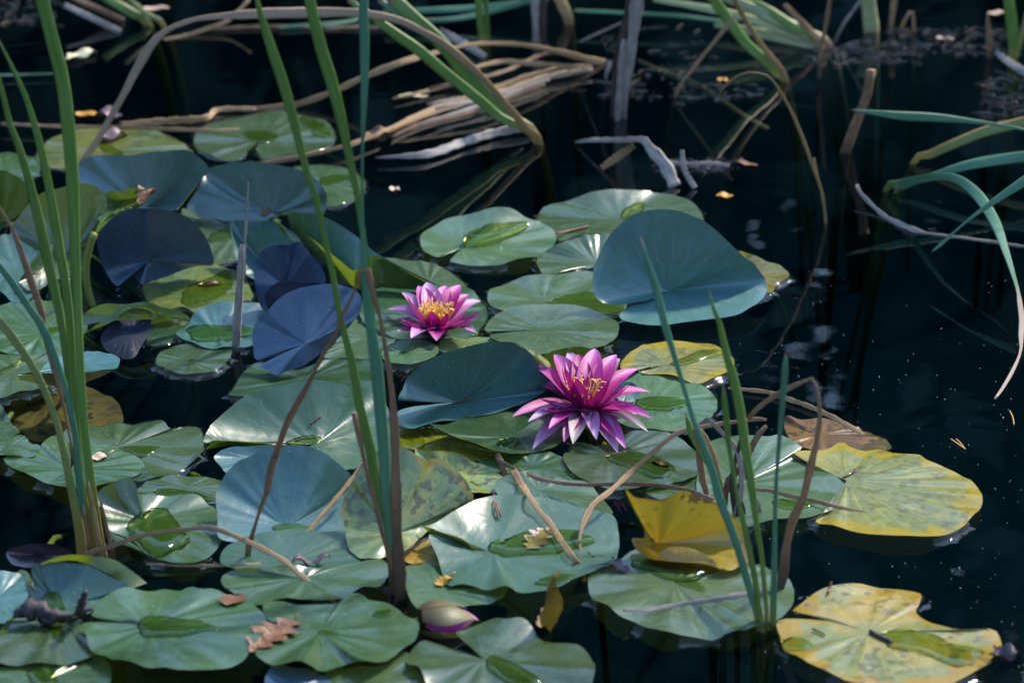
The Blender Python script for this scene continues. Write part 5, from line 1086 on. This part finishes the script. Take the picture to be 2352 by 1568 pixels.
# scattered specks and drifting litter: too small to count
def specks():
    V, F = [], []
    def blob(p, r):
        n = len(V); V.extend([p+Vector((r, 0, 0)), p+Vector((-r, 0, 0)), p+Vector((0, r, 0)), p+Vector((0, -r, 0)), p+Vector((0, 0, r)), p+Vector((0, 0, -r))])
        F.extend([(n+a, n+b, n+c) for a, b, c in ((0, 2, 4), (2, 1, 4), (1, 3, 4), (3, 0, 4), (2, 0, 5), (1, 2, 5), (3, 1, 5), (0, 3, 5))])
    for i in range(220):
        if i < 300: x, y = rng.uniform(1700, 2400), rng.uniform(640, 1560)
        elif i < 420: x, y = rng.uniform(850, 2400), rng.uniform(200, 620)
        else: x, y = rng.uniform(-20, 1700), rng.uniform(820, 1560)
        p = at_z(x, y, .0006); h = BVH.ray_cast(p+Vector((0, 0, .2)), Vector((0, 0, -1)))
        if h[0] is not None and i < 420: continue
        if h[0] is not None: p = h[0]+Vector((0, 0, .0004))
        blob(p, float(rng.uniform(.0002, .0006)*(1.6 if rng.random() < .06 else 1)))
    o = mesh('floating_specks', V, F, DM['white'], uv=[(.5, .5)]*len(V), smooth=False); tag(o, 'tiny pale specks of dust afloat on the pond', 'specks', kind='stuff')
    V2, F2 = [], []
    zones = [(2050, 2340, 60, 130, 150), (1850, 2120, 95, 150, 130), (1380, 1640, 60, 240, 90), (1500, 1700, 365, 395, 60), (2250, 2360, 180, 280, 80), (1560, 1760, 190, 230, 40), (-10, 130, 0, 60, 60)]
    for (xa, xb, ya, yb, n) in zones:
        for i in range(n):
            x, y = rng.uniform(xa, xb), rng.uniform(ya, yb); p = at_z(x, y, .0015); L = rng.uniform(.004, .018)*rng.random(); an = rng.normal(0, .7)
            d = Vector((math.cos(an), math.sin(an), 0)); s = Vector((-d.y, d.x, 0))*rng.uniform(.0002, .0006)
            n0 = len(V2); V2.extend([p-d*L-s, p+d*L-s, p+d*L+s, p-d*L+s, p-d*L*.6+Vector((0, 0, .002)), p+d*L*.6+Vector((0, 0, .002))])
            F2.extend([(n0, n0+1, n0+5, n0+4), (n0+3, n0+4, n0+5, n0+2), (n0, n0+4, n0+3), (n0+1, n0+2, n0+5)])
    o = mesh('floating_litter', V2, F2, DM['litter'], uv=[(.5, .5)]*len(V2), smooth=False); tag(o, 'drifting shreds of dead plant litter at the back', 'litter', kind='stuff')
specks()
